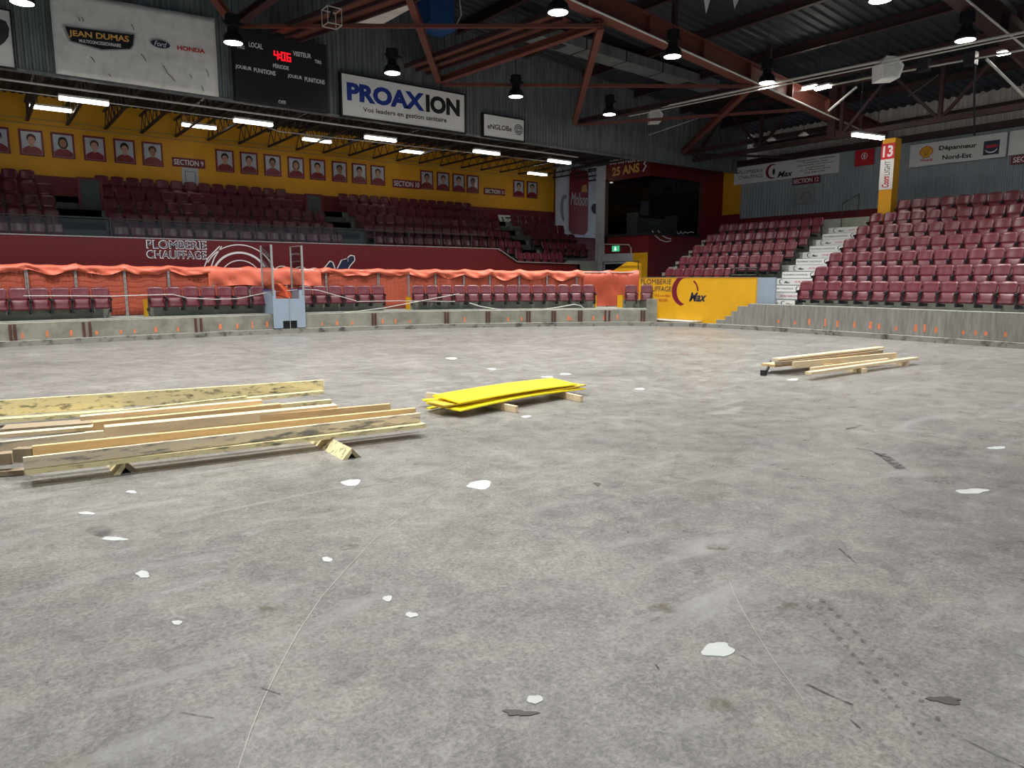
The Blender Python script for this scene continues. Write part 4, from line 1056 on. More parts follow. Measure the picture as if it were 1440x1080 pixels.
rs = thing('red_plaque', (XS, 16.5, 6.4), 'small red plaque with a white ring between signs', 'sign')
r_ = rB((1203, 212), (1228, 231), XS)
MB().prism(rect(*r_), PB(XS + 0.04), 0, 0.04).part('panel', M_redp, rs)
um, vm = (r_[0] + r_[1]) / 2, (r_[2] + r_[3]) / 2 + 0.06
MB().ring(ell(um, vm, 0.14, 0.14, 20), ell(um, vm, 0.11, 0.11, 20), PB(XS), 0, 0.006).part('emblem', M_wprint, rs)
MB().prism(ell(um, vm, 0.045, 0.085, 12), PB(XS), 0, 0.006).part('emblem', M_wprint, rs)
# shell sign
ss = thing('wall_sign', (XS, 12.6, 6.2), 'long white sign with a yellow scallop shell', 'sign')
MB().box(XS, XS + 0.1, 10.88, 14.32, 6.22, 7.1).part('panel', M_white, ss)
c = onX(1302.5, 214, XS); cu, cv = -c.y, c.z
scal = [(cu - 0.11, cv - 0.20), (cu + 0.11, cv - 0.20), (cu + 0.12, cv - 0.12), (cu + 0.2, cv - 0.08)] + [(cu + 0.24 * math.cos(t) * (1.0 if k % 2 else 0.94), cv + 0.21 * math.sin(t) * (1.0 if k % 2 else 0.94)) for k, t in enumerate([math.radians(-5 + 19 * i) for i in range(11)])] + [(cu - 0.2, cv - 0.08), (cu - 0.12, cv - 0.12)]
MB().prism([(cu + (a - cu) * 1.12, cv + (b - cv) * 1.12) for a, b in scal], fp_, 0, 0.004).part('shell_emblem', M_redp, ss)
se = MB().prism(scal, fp_, 0.002, 0.007).part('shell_emblem', M_yprint, ss)
for t in (40, 62, 90, 118, 140):
    t = math.radians(t); MB().prism(stroke([(cu + 0.04 * math.cos(t), cv - 0.14), (cu + 0.19 * math.cos(t), cv + 0.17 * math.sin(t))], 0.014), fp_, 0.006, 0.009).part('emblem_rib', M_redp, se)
text('Shell', qB(1294, 223.6, 227.2, 1311, 222.8, 226.4, XS), fp_, M_redp, ss, bold=0.02)
text('Dépanneur', qB(1320, 205.3, 213.5, 1373.5, 200.5, 209, XS), fp_, M_ink, ss, bold=0.03)
text('Nord-Est', qB(1325, 218.5, 224.8, 1366.2, 214.8, 221.4, XS), fp_, M_ink, ss, bold=0.03)
r_ = rB((1384, 199), (1404.5, 216), XS)
lg = MB().prism(rect(*r_), fp_, 0, 0.005).part('blue_emblem', M_navy, ss)
um, vm = (r_[0] + r_[1]) / 2, (r_[2] + r_[3]) / 2
MB().prism(rect(um - 0.19, um + 0.2, vm, vm + 0.1), fp_, 0.004, 0.008).part('emblem_band', M_redp, lg)
MB().prism(arcband(um, vm, 0.22, 0.2, 0.2, 0.15, 200, 340), fp_, 0.004, 0.008).part('emblem_arc', M_wprint, lg)
nx = thing('wall_sign', (XS, 9.4, 6.2), 'blank white sign right of the shell sign', 'sign')
MB().box(XS, XS + 0.1, 7.4, 10.8, 6.24, 7.1).part('panel', M_white, nx)
s13 = thing('section_sign', (XS, 9.9, 5.9), 'maroon section sign under the blank white sign, cut by right edge', 'sign', 'section signs')
MB().box(XS + 0.02, XS + 0.06, 9.2, 10.7, 5.9, 6.2).part('panel', M_marp, s13)
text('SECTION 13', (-10.62, -9.3, 5.96, 6.15), PB(XS + 0.02), M_wprint, s13, bold=0.015)
# pillar 13
pk = thing('yellow_pillar', (27.25, 13.2, 3.66), 'yellow pillar carrying the number 13 and a beer sign', 'pillar')
MB().box(27.0, 27.45, 12.97, 13.43, 3.66, 6.75).part('shaft', M_yel, pk)
fK = PB(27.0)
MB().prism(rect(-13.44, -12.96, 6.03, 6.58), fK, 0, 0.02).part('number_plate', M_redp, pk)
text('13', (-13.38, -13.02, 6.1, 6.5), fK, M_wprint, pk, t1=0.024, bold=0.03)
wp = MB().prism(rect(-13.44, -12.96, 4.95, 6.02), fK, 0, 0.02).part('advert_plate', M_white, pk)
text('Coors', (-13.34, -13.08, 5.02, 5.42), fK, M_redp, wp, t1=0.024, rot=1, shear=0.3, bold=0.03)
text('LIGHT', (-13.28, -13.08, 5.46, 5.96), fK, M_ink, wp, t1=0.024, rot=1)

# ================================================================ ORANGE FENCE BEHIND THE FRONT ROW
FOFF = 1.9
def onS(px, y, off):
    p, n = at_s(s_px(px, off), off); d = ray(px, y)
    return Vector((p.x, p.y, CAM_H + d[2] * math.hypot(p.x, p.y) / math.hypot(d[0], d[1])))
FP = [40, 108, 175, 237, 300, 352, 403, 460, 533, 575, 612, 652, 690, 730, 770, 812, 855, 896]
FSs = [s_px(40, FOFF) - 1.6] + [s_px(p, FOFF) for p in FP]
FZ0 = 0.63
def ftop(s): return 2.13 - 0.13 * (s - FSs[0]) / (FSs[-1] - FSs[0])
for i in range(len(FSs) - 1):
    sa, sb = FSs[i], FSs[i + 1]; pa, na = at_s(sa, FOFF); pb, nb = at_s(sb, FOFF); zt = ftop((sa + sb) / 2) - 0.04
    o = thing('fence_panel', ((pa.x + pb.x) / 2, (pa.y + pb.y) / 2, FZ0), f'{NUM[i + 1]} orange-netted wire fence panel counted from the left edge', 'fence', 'fence panels')
    MB().tube([(pa.x, pa.y, FZ0), (pa.x, pa.y, zt)], 0.024, 6).part('post', M_alu, o)
    MB().tube([(pb.x - (pb.x - pa.x) * 0.03, pb.y - (pb.y - pa.y) * 0.03, FZ0), (pb.x - (pb.x - pa.x) * 0.03, pb.y - (pb.y - pa.y) * 0.03, zt)], 0.02, 6).part('post', M_alu, o)
    MB().tube([(pa.x, pa.y, zt), (pb.x, pb.y, zt)], 0.018, 6).part('top_rail', M_alu, o)
    n2_ = -(na + nb) / 2
    w = MB(); nvt = max(3, int((sb - sa) / 0.12))
    for k in range(1, nvt):
        t = k / nvt; q = pa.lerp(pb, t) + n2_ * 0.022; w.box(q.x - 0.004, q.x + 0.004, q.y - 0.004, q.y + 0.004, FZ0 + 0.03, zt)
    for k in range(1, 9):
        z = FZ0 + (zt - FZ0) * k / 9; a, b = pa + n2_ * 0.028, pb + n2_ * 0.028; w.bar((a.x, a.y, z), (b.x, b.y, z), 0.007, 0.007)
    w.part('wire_mesh', mat('orange_brown_wire', (176, 96, 70), 0.6), o, kind='stuff')
    def netf(u, v_, pa=pa, pb=pb, n=n2_, i=i):
        q = pa.lerp(pb, u) - n * (0.03 + 0.02 * math.sin(7 * u + 3 * v_ + i * 1.7) + 0.015 * math.sin(15 * u + i))
        return (q.x, q.y, FZ0 + 0.02 + (zt - FZ0 - 0.04) * v_)
    MB().grid(netf, 10, 6, 0.004).part('netting', M_net, o, smooth=True)
def tarp(sa, sb, lowf, label, m=M_tarp, seed=0.0):
    n = max(8, int((sb - sa) / 0.07)); vs = []; fs = []
    K = 9
    for k in range(n + 1):
        s = sa + (sb - sa) * k / n
        d_post = min(abs(s - f) for f in FSs); pk = math.exp(-(d_post / 0.16) ** 2)
        zt = ftop(s) + 0.05 * pk - 0.018 * math.sin(4.3 * s + seed) ** 2
        zl = lowf(s)
        for j in range(K):
            if j == 0: off, z = FOFF + 0.10, zt - 0.28
            elif j == 1: off, z = FOFF + 0.05, zt - 0.02
            elif j == 2: off, z = FOFF, zt + 0.012
            else:
                t = (j - 2) / (K - 3); z = zt - (zt - zl) * t
                off = FOFF - 0.05 - 0.045 * math.sin(3.1 * s + 5 * t + seed) * t - 0.03 * math.sin(11 * s - 7 * t + seed * 2) * t - 0.05 * math.sin(PI * t) * (0.6 + 0.4 * math.sin(6 * s + seed)) - 0.012 * math.sin(31 * s + 9 * t)
            p, _ = at_s(s, off); vs.append((p.x, p.y, z))
    for k in range(n):
        for j in range(K - 1):
            a = k * K + j; fs.append((a, a + 1, a + K + 1, a + K))
    return MB().add(vs, fs).top('orange_tarp', m, label, 'tarp', 'orange tarps', smooth=True)
def scallop(depth, sag):
    def f(s):
        i = max([0] + [k for k in range(len(FSs)) if FSs[k] <= s]); a = FSs[i]; b = FSs[min(i + 1, len(FSs) - 1)] if i + 1 < len(FSs) else a + 1.5
        t = (s - a) / max(b - a, 0.1)
        return ftop(s) - depth - sag * math.sin(PI * min(max(t, 0), 1)) + 0.02 * math.sin(9 * s)
    return f
TP = [(FSs[0], s_px(110, FOFF), scallop(0.12, 0.14), 'salmon orange tarp folded over the fence at the left edge'),
      (s_px(109, FOFF), s_px(294, FOFF), scallop(0.14, 0.12), 'salmon orange tarp over the fence below the navy plumber lettering'),
      (s_px(292, FOFF), s_px(450, FOFF), lambda s: 1.50 + 0.03 * math.sin(4 * s), 'salmon orange tarp hanging low behind the judge booth'),
      (s_px(450, FOFF), s_px(576, FOFF), scallop(0.13, 0.10), 'salmon orange tarp over the fence right of the judge booth'),
      (s_px(575, FOFF), s_px(693, FOFF), scallop(0.14, 0.16), 'salmon orange tarp over the fence behind the long seat block'),
      (s_px(692, FOFF), s_px(822, FOFF), scallop(0.16, 0.2), 'salmon orange tarp with deep folds before the mural'),
      (s_px(820, FOFF), s_px(897, FOFF), lambda s: 0.66, 'darker orange tarp hanging to the ground beside the yellow board')]
for i, (a, b, f, lb) in enumerate(TP): tarp(a, b, f, lb, M_tarp if i < 6 else mat('deep_orange_tarp', (186, 80, 52), 0.5, 0.1, 2.0), i * 1.3)

# goal judge booth
YJ = 22.5
jb = thing('judge_booth', (8.0, 22.9, 0.15), 'pale blue goal judge booth with glass sides and posts', 'booth')
ja, jc = onY(383, 408, YJ), onY(428, 408, YJ); JX0, JX1, JZ1 = ja.x, jc.x, ja.z
n0, n1 = onY(388, 420, YJ), onY(421, 420, YJ); q0, q1, qz = onY(398, 452, YJ).x, onY(418, 452, YJ).x, onY(408, 451, YJ).z
fJ = PA(YJ)
Ush = [(JX0, 0.17), (q0, 0.17), (q0, qz), (q1, qz), (q1, 0.17), (JX1, 0.17), (JX1, JZ1), (n1.x, JZ1), (n1.x, n1.z), (n0.x, n0.z), (n0.x, JZ1), (JX0, JZ1)]
MB().prism(Ush, fJ, -0.04, 0).part('front_panel', M_boothblue, jb)
MB().box(JX0, JX1, YJ + 0.001, YJ + 0.05, 0.14, 0.17).part('kick_strip', M_black, jb)
MB().box(q0 - 0.03, q1 + 0.03, YJ + 0.05, YJ + 0.07, 0.15, qz + 0.03).part('slot_back', M_black, jb)
MB().box((q0 + q1) / 2 - 0.01, (q0 + q1) / 2 + 0.01, YJ - 0.015, YJ, 0.15, n1.z + 0.06).part('centre_rod', M_alu, jb)
M_cap = mat('violet_cap', (70, 62, 130), 0.5)
for x in (JX0, JX1 - 0.06):
    MB().box(x, x + 0.05, YJ + 0.07, 23.55, 0.62, JZ1 - 0.02).part('side_panel', M_boothblue, jb)
    MB().box(x - 0.01, x + 0.06, YJ + 0.05, 23.6, JZ1 - 0.02, JZ1 + 0.02).part('side_cap', M_cap, jb)
    for y, w in ((YJ + 0.02, 0.028), (23.5, 0.022)):
        MB().box(x + 0.0, x + 2 * w, y - w, y + w, JZ1 - 0.15, 2.78).part('glass_post', M_alu, jb)
    MB().box(x + 0.015, x + 0.03, YJ + 0.06, 23.46, JZ1 + 0.02, 2.74).part('glass_pane', M_glass, jb)
MB().box(JX1 - 0.055, JX1 - 0.025, YJ + 0.04, 23.48, 2.75, 2.78).part('glass_rail', M_alu, jb)
def bagf(u, v_):
    return (JX0 + 0.12 + 0.62 * u + 0.05 * math.sin(5 * v_), 23.0 + 0.12 * math.sin(6 * u + 2 * v_) - 0.1 * (1 - v_), 1.12 + 0.42 * v_ + 0.06 * math.sin(5 * u))
MB().grid(bagf, 12, 8, 0.02).top('orange_tarp', M_tarpD, 'crumpled orange sheet hanging inside the pale blue judge booth', 'tarp', smooth=True)
# loose white strips and rods in front of the seats
def strand(pts, off, r, label, name='white_strip', m=M_pale):
    return MB().tube([onS(x, y, off) for x, y in pts], r, 6).top(name, m, label, 'strip', 'loose white strips')
strand([(30, 416), (90, 416), (155, 416.5), (205, 415), (240, 414), (262, 419), (300, 421), (332, 420), (356, 415), (378, 411), (398, 409), (428, 407), (447, 408), (475, 416), (500, 423)], 0.55, 0.014, 'long thin white strip strung before the left front-row seats')
MB().tube([onS(427, 447, 0.35), onS(540, 433, 0.5), onS(646, 413, 0.6)], 0.016, 6).top('white_strip', M_pale, 'straight white rod leaning up right of the judge booth', 'strip', 'loose white strips')
strand([(500, 424), (560, 423), (640, 424)], 0.55, 0.012, 'thin white strip level across the aisle right of the judge booth')
strand([(660, 426), (676, 431), (700, 435), (728, 437), (760, 436), (785, 432), (808, 428), (818, 430), (823, 435)], 0.5, 0.02, 'curved white pipe drooping before the long seat block')
for i, (px, h) in enumerate(((203, 0.5), (575, 0.45), (838, 0.48), (876, 0.48))):
    p, n = at_s(s_px(px, 1.15), 1.15)
    MB().box(p.x - 0.035, p.x + 0.035, p.y - 0.03, p.y + 0.25, 0.62, 0.62 + h).top('aisle_marker', M_yelb, ['yellow aisle end plate left of the second seat block', 'yellow aisle end plate left of the long seat block', 'yellow aisle end plate right of the long seat block', 'yellow aisle end plate left of the last two seats'][i], 'panel', 'aisle end plates')

# ================================================================ LUMBER
def plank(a, b, zt, w, h, m, label, cat='plank', group='left lumber pile', name='wooden_plank', drop=0.0):
    A, B = onZ(a[0], a[1], zt), onZ(b[0], b[1], zt)
    mb = MB().extr([(0, -h), (0, 0), (-w, 0), (-w, -h)], A, B)
    return mb.top(name, m, label, cat, group)
plank((-60, 567), (455, 534.5), 0.30, 0.045, 0.19, M_woody, 'yellowed form board standing on edge at the back of left pile')
plank((-60, 594), (173, 577), 0.10, 0.16, 0.05, M_woody, 'short yellowed board lying low behind the left pile')
plank((347, 560), (455, 549.5), 0.16, 0.10, 0.05, M_woody, 'short yellowed board end below the back form board, left pile')
plank((172, 577), (347, 557), 0.25, 0.05, 0.13, M_woody, 'yellow stained board on edge, second from the back of left pile')
plank((113, 586), (369, 563), 0.33, 0.11, 0.045, M_wood, 'clean pale plank lying on top of the left pile')
plank((131, 594), (395, 568), 0.28, 0.09, 0.13, M_wood2, 'tan plank directly under the clean topmost plank of left pile')
plank((350, 573), (466, 562), 0.18, 0.07, 0.07, M_woody, 'mossy yellow stub sticking out right behind the left pile')
plank((-60, 616), (145, 599), 0.19, 0.12, 0.04, M_wood, 'thin white-edged plank at the left end of left pile')
plank((-60, 629), (146, 606), 0.22, 0.06, 0.14, M_woodg, 'pinkish cement-stained plank on edge at the left end')
plank((147, 601), (475, 570), 0.30, 0.14, 0.10, M_wood, 'wide pale plank in the middle of left pile')
plank((220, 597), (549, 568), 0.27, 0.05, 0.13, M_wood2, 'tan plank reaching right past the wide pale plank')
plank((45, 628), (585, 574), 0.28, 0.06, 0.13, M_wood2, 'honey coloured plank just behind the front board of left pile')
plank((32, 644), (591, 581), 0.255, 0.045, 0.10, M_woodg, 'cement-splashed front board of the left pile')
plank((35, 661), (599, 596), 0.15, 0.22, 0.045, M_woody, 'flat yellowish board sticking out lowest at the front of left pile')
plank((17, 632), (44, 631), 0.26, 0.10, 0.12, M_woodd, 'grey square timber end at the left tip of left pile', cat='wood block', name='timber_block')
plank((-80, 645), (16, 637.5), 0.20, 0.12, 0.10, M_woodd, 'dark plank with white top running out at the left edge')
plank((-60, 668), (33, 661), 0.05, 0.10, 0.045, M_woodd, 'thin dark plank on the floor at the left edge')
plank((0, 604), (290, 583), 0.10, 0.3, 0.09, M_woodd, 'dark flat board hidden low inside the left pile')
def ridge(a, b, label, w=0.13, t=0.035):
    """two boards nailed into an upside-down V"""
    o = thing('angle_support', tuple(a), label, 'support', 'pile supports')
    d = (b - a).normalized(); s_ = Vector((d.y, -d.x, 0)); hgt = 0.105
    for k in (-1, 1):
        prof = [(0, hgt), (k * w * 0.75, 0.0), (k * (w * 0.75 - t * 1.5), 0.0), (0, hgt - t * 1.4)]
        mb = MB(); vs = []
        for p in (a, b):
            for u, z in prof: vs.append(p + s_ * u + Vector((0, 0, z)))
        mb.add(vs, [(0, 1, 5, 4), (1, 2, 6, 5), (2, 3, 7, 6), (3, 0, 4, 7), (3, 2, 1, 0), (4, 5, 6, 7)])
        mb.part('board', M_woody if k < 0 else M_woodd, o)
ridge(onZ(495, 645), Vector((2.95, 9.9, 0)), 'angled board support poking out front right of left pile')
ridge(onZ(177, 666), Vector((0.98, 9.9, 0)), 'angled board support poking out front left of left pile')
# yellow boards
YG = 'yellow board pile'
def yboard(pts, w, zt, label, t=0.018, bow=0.0, tilt=0.0, m=M_ybd):
    """thin bowed board through (px, py) points of its front edge at height zt"""
    n = 10; A, B = onZ(pts[0][0], pts[0][1], zt), onZ(pts[1][0], pts[1][1], zt); d = (B - A); s_ = Vector((-d.y, d.x, 0)).normalized()
    vs = []; fs = []
    for k in range(n + 1):
        u = k / n; c = A + d * u + Vector((0, 0, bow * math.sin(PI * u) ))
        for a, b in ((0, 0), (0, t), (w, t + tilt), (w, tilt)): vs.append(c + s_ * a + Vector((0, 0, b - t)))
    for k in range(n):
        for i in range(4): fs.append((k * 4 + i, k * 4 + (i + 1) % 4, (k + 1) * 4 + (i + 1) % 4, (k + 1) * 4 + i))
    fs += [(3, 2, 1, 0), tuple(range(n * 4, n * 4 + 4))]
    return MB().add(vs, fs).top('yellow_board', m, label, 'board', YG)
yboard(((646, 566), (812, 540)), 0.52, 0.185, 'widest yellow board on top of the small pile', tilt=0.04, bow=0.02)
yboard(((625, 570), (824, 541)), 0.40, 0.155, 'yellow board with brown edge just below the widest board', m=M_ybe, bow=-0.01)
yboard(((620, 572), (790, 550)), 0.36, 0.125, 'third yellow board down in the small pile', bow=-0.01, m=M_ybe)
yboard(((648, 577), (824, 546)), 0.30, 0.105, 'long bowed yellow board lowest at the front of small pile', bow=0.035)
yboard(((597, 563), (640, 560)), 0.12, 0.10, 'short yellow splinter sticking out left of small pile')
yboard(((606, 574), (640, 566)), 0.08, 0.05, 'short yellow strip drooping to the floor at the pile left')
yboard(((622, 562), (650, 558)), 0.22, 0.16, 'pale yellow board end at the upper left of small pile', tilt=0.03)
for i, (a, b) in enumerate((((727, 580.5), (655, 566)), ((818, 565.5), (758, 552)), ((600, 560.5), (622, 562.5)))):
    A, B = onZ(a[0], a[1]), onZ(b[0], b[1])
    MB().bar(A + Vector((0, 0, 0.045)), B + Vector((0, 0, 0.045)), 0.045, 0.088).top('timber_block', M_wood, ['pale timber sticker under the front of the yellow boards', 'pale timber sticker under the right end of yellow boards', 'pale timber sticker at the far left of yellow boards'][i], 'wood block', 'yellow pile stickers')
# right pile
RG = 'right lumber pile'
plank((1097, 504.5), (1245, 488), 0.30, 0.16, 0.035, M_wood, 'pale plank on top at the back of right pile', group=RG)
plank((1099, 509), (1242, 492.5), 0.25, 0.14, 0.06, M_woodd, 'darker plank under the topmost plank of right pile', group=RG)
plank((1090, 513), (1200, 501), 0.17, 0.30, 0.05, M_wood2, 'honey plank low at the left end of right pile', group=RG)
plank((1117, 509), (1262, 496), 0.24, 0.05, 0.12, M_wood, 'pale plank on edge in the middle of right pile', group=RG)
plank((1160, 512.5), (1240, 503), 0.15, 0.25, 0.04, M_wood2, 'flat honey plank between the middle and front planks', group=RG)
plank((1143, 517), (1250, 504), 0.18, 0.06, 0.06, M_wood, 'second plank from the front of right pile', group=RG)
plank((1141, 523.5), (1292, 502.5), 0.145, 0.12, 0.05, M_wood, 'foremost long plank of right pile', group=RG)
for i, (a, b) in enumerate((((1215, 525), (1130, 508)), ((1274, 514.5), (1215, 500)))):
    A, B = onZ(a[0], a[1]), onZ(b[0], b[1])
    MB().bar(A + Vector((0, 0, 0.045)), B + Vector((0, 0, 0.045)), 0.12, 0.09).top('timber_block', M_wood, ['timber sticker poking out mid front of right pile', 'timber sticker poking out at the right end of right pile'][i], 'wood block', 'right pile stickers')
br = thing('metal_bracket', tuple(onZ(1074, 528)), 'small bent grey metal bracket on the floor left of right pile', 'bracket')
A = onZ(1069, 528); B = onZ(1077, 528.5); Cc = onZ(1083, 520)
MB().bar(A + Vector((0, 0, 0.05)), B + Vector((0, 0, 0.05)), 0.02, 0.1).part('short_leg', M_iron, br)
MB().bar(B + Vector((0, 0, 0.06)), Cc + Vector((0, 0, 0.14)), 0.02, 0.1).part('long_leg', M_iron, br)

# ================================================================ FLOOR MARKS
def blob(px, py, w, h, m, name, seed, parent=o_floor, n=22, rough=0.28, z=0.003):
    r = random.Random(seed); c = onZ(px, py); ax = (onZ(px + w / 2, py) - c); ay = (onZ(px, py - h / 2) - c)
    ph = [r.uniform(0, 6.28) for _ in range(4)]; pts = []
    for k in range(n):
        t = 2 * PI * k / n; q = 1 + rough * (0.5 * math.sin(2 * t + ph[0]) + 0.35 * math.sin(3 * t + ph[1]) + 0.3 * math.sin(5 * t + ph[2]) + 0.25 * r.uniform(-1, 1))
        pts.append(c + ax * math.cos(t) * q + ay * math.sin(t) * q)
    MB().add([(p.x, p.y, z) for p in pts] + [(p.x, p.y, 0.0) for p in pts], [tuple(range(n))] + [(i, i + n, (i + 1) % n + n, (i + 1) % n) for i in range(n)]).part(name, m, parent)
for i, (x, y, w, h) in enumerate(((675, 682, 36, 11), (494, 679, 24, 10), (1367, 691, 44, 7), (1010, 914, 40, 22), (752, 984, 20, 13), (201, 808, 20, 9), (545, 842, 15, 7), (579, 865, 16, 8), (249, 876, 13, 7), (460, 787, 14, 7),
                                  (160, 758, 36, 5), (122, 722, 22, 4), (185, 692, 14, 4), (900, 547, 12, 3), (1402, 630, 24, 4), (740, 586, 14, 3), (795, 526, 14, 2.5), (692, 519, 12, 2), (770, 530, 16, 2), (635, 504, 18, 2.5), (1115, 534, 16, 2.5), (1078, 522, 14, 2))):
    blob(x, y, w, h, M_patch, 'filler_patch', i)
M_oil = mat('oil_mark', (74, 71, 68), 0.5, 0.2, 20.0)
for i, (x, y, w, h) in enumerate(((1330, 985, 40, 11), (730, 1003, 40, 9), (840, 681, 10, 4))):
    blob(x, y, w, h, M_oil, 'oil_stain', 40 + i, rough=0.5)
def soft_material(name, rgb, strength=0.6, scale=14.0, radial=True, rough=0.5):
    m = bpy.data.materials.new(name); m.use_nodes = True
    nt = m.node_tree; N = nt.nodes; L = nt.links; b = N['Principled BSDF']
    b.inputs['Base Color'].default_value = lin(rgb); b.inputs['Roughness'].default_value = rough
    tc = N.new('ShaderNodeTexCoord'); no = N.new('ShaderNodeTexNoise'); no.inputs['Scale'].default_value = scale; no.inputs['Detail'].default_value = 6
    L.new(tc.outputs['Object'], no.inputs['Vector'])
    nr = N.new('ShaderNodeMapRange'); nr.inputs[1].default_value = 0.35; nr.inputs[2].default_value = 0.65; L.new(no.outputs['Fac'], nr.inputs[0])
    mu_ = N.new('ShaderNodeMath'); mu_.operation = 'MULTIPLY'; L.new(nr.outputs[0], mu_.inputs[0]); mu_.inputs[1].default_value = strength
    out = mu_.outputs[0]
    if radial:
        sb_ = N.new('ShaderNodeVectorMath'); sb_.operation = 'SUBTRACT'; sb_.inputs[1].default_value = (0.5, 0.5, 0.5)
        L.new(tc.outputs['Generated'], sb_.inputs[0])
        mz = N.new('ShaderNodeVectorMath'); mz.operation = 'MULTIPLY'; mz.inputs[1].default_value = (1, 1, 0); L.new(sb_.outputs[0], mz.inputs[0])
        ln = N.new('ShaderNodeVectorMath'); ln.operation = 'LENGTH'; L.new(mz.outputs[0], ln.inputs[0])
        mr = N.new('ShaderNodeMapRange'); mr.inputs[1].default_value = 0.1; mr.inputs[2].default_value = 0.46; mr.inputs[3].default_value = 1.0; mr.inputs[4].default_value = 0.0
        L.new(ln.outputs['Value'], mr.inputs[0])
        m2_ = N.new('ShaderNodeMath'); m2_.operation = 'MULTIPLY'; L.new(out, m2_.inputs[0]); L.new(mr.outputs[0], m2_.inputs[1]); out = m2_.outputs[0]
    L.new(out, b.inputs['Alpha'])
    return m
M_scuff = soft_material('rubber_scuff', (58, 56, 54), 0.85, 18.0, False)
M_dust = soft_material('dusty_stain', (104, 92, 70), 0.75)
for i, (x, y, w, h) in enumerate(((1108, 853, 34, 16), (1010, 992, 44, 30), (375, 856, 40, 16), (1008, 768, 34, 14), (492, 769, 34, 9), (930, 855, 60, 14))):
    blob(x, y, w, h, M_dust, 'dust_stain', 70 + i, rough=0.5)
def streak(pts, w, m, name, z=0.003):
    P_ = [onZ(x, y) for x, y in pts]
    q = stroke([(p.x, p.y) for p in P_], w); n = len(q)
    MB().add([(a, b, z) for a, b in q], [tuple(range(n))]).part(name, m, o_floor)
chalk = [(335, 1080), (352, 1030), (370, 985), (392, 940), (420, 888), (452, 840), (490, 797), (530, 755), (580, 713), (638, 676)]
streak([(325, 1110)] + chalk, 0.0045, M_chalk, 'chalk_line')
streak([(1025, 815), (1032, 835), (1045, 860), (1085, 925), (1130, 985)], 0.003, M_chalk, 'chalk_line')
for pts, w in (([(1238, 638), (1252, 648), (1268, 660)], 0.10), ([(1202, 630), (1225, 634), (1240, 642)], 0.03), ([(1190, 604), (1212, 598)], 0.05), ([(1180, 772), (1193, 783), (1204, 793)], 0.012), ([(1134, 962), (1160, 975), (1200, 992)], 0.012),
               ([(1195, 1012), (1210, 1025)], 0.010), ([(365, 967), (395, 977)], 0.008), ([(922, 935), (927, 942)], 0.008), ([(1042, 922), (1056, 930)], 0.006), ([(1355, 1040), (1400, 1062), (1440, 1080)], 0.008), ([(252, 1002), (300, 1010)], 0.006), ([(1088, 590), (1120, 594)], 0.02), ([(1300, 676), (1328, 680)], 0.012)):
    streak(pts, w, M_scuff, 'rubber_scuff')
tr = MB()
for k in range(17):
    t = k / 16; cx, cy = 1148 + 175 * t, 850 + 190 * t ** 1.05
    for sgn in (-1, 1):
        p = onZ(cx + sgn * (9 + 10 * t), cy - sgn * 4); s_ = 0.012 + 0.012 * (1 - t)
        tr.add([(p.x - s_, p.y - s_ * 0.8, 0.003), (p.x + s_, p.y - s_ * 0.4, 0.003), (p.x + s_ * 0.8, p.y + s_, 0.003), (p.x - s_ * 0.9, p.y + s_ * 0.5, 0.003)], [(0, 1, 2, 3)])
tr.part('tyre_tread_marks', soft_material('tread_mark', (86, 82, 76), 0.6, 25.0, False), o_floor, kind='stuff')
P_ = [onZ(x, y) for x, y in ((128, 752), (160, 760), (168, 750), (145, 737), (108, 740))]
MB().add([(p.x, p.y, 0.003) for p in P_], [tuple(range(5))]).part('dark_patch', soft_material('dark_concrete', (78, 76, 72), 0.8, 8.0, True), o_floor)  # darker floor patch that fades out towards its edge

# ================================================================ ROOF ODDS AND ENDS
def pipe(pts, r, label, m=M_pale, cat='pipe', name='conduit_pipe'): return MB().tube(pts, r, 7).top(name, m, label, cat)
pipe([onX(880, 161, 21.0), onX(1160, 102, 21.0), onX(1460, 41, 21.0)], 0.035, 'long bright conduit sloping across the upper right roof')
pipe([onX(885, 163.5, 20.9) , onX(1460, 46, 20.9)], 0.02, 'thinner conduit running just below the long bright one')
pipe([onX(1115, 130, 24.5), onX(1250, 104, 24.5), onX(1440, 70, 24.5)], 0.03, 'grey conduit carrying boxes and twin lamps at right')
pipe([onX(1372, 84, 24.5), onX(1370, 112, 24.5), onX(1370, 190, 26.5)], 0.03, 'vertical grey conduit dropping to the pale wall at right', M_iron)
pipe([onX(1387, 83, 24.5), onX(1440, 135, 26.0)], 0.04, 'pale diagonal pipe at the far right under the roof')
pipe([onX(1165, 156, 25), onX(1205, 122, 25)], 0.04, 'short pale slanting pipe right of the twin lamps')
pipe([onX(1278, 135, 25), onX(1320, 105, 25)], 0.035, 'short grey slanting pipe between the wall and conduit boxes', M_iron)
pipe([(-4, 23.3, 6.82), (21, 23.3, 6.82)], 0.03, 'long pale pipe under the gable wall bottom edge')
pipe([(-4, 25.3, 6.98), (8, 25.3, 6.98), (9, 25.5, 6.8), (21, 25.3, 6.9)], 0.018, 'thin grey pipe behind the front tube lamps', M_alu)
pipe([onY(912, 190, 22.4), onY(985, 165, 21)], 0.02, 'thin pale rod across the bare gable')
for i, (x, y) in enumerate(((1299, 92), (1365, 83))):
    c = onX(x, y, 24.5); MB().box(c.x - 0.12, c.x + 0.12, c.y - 0.16, c.y + 0.16, c.z - 0.18, c.z + 0.18).top('junction_box', M_iron, ['grey junction box left on the right conduit', 'grey junction box right on the right conduit'][i], 'box', 'junction boxes')
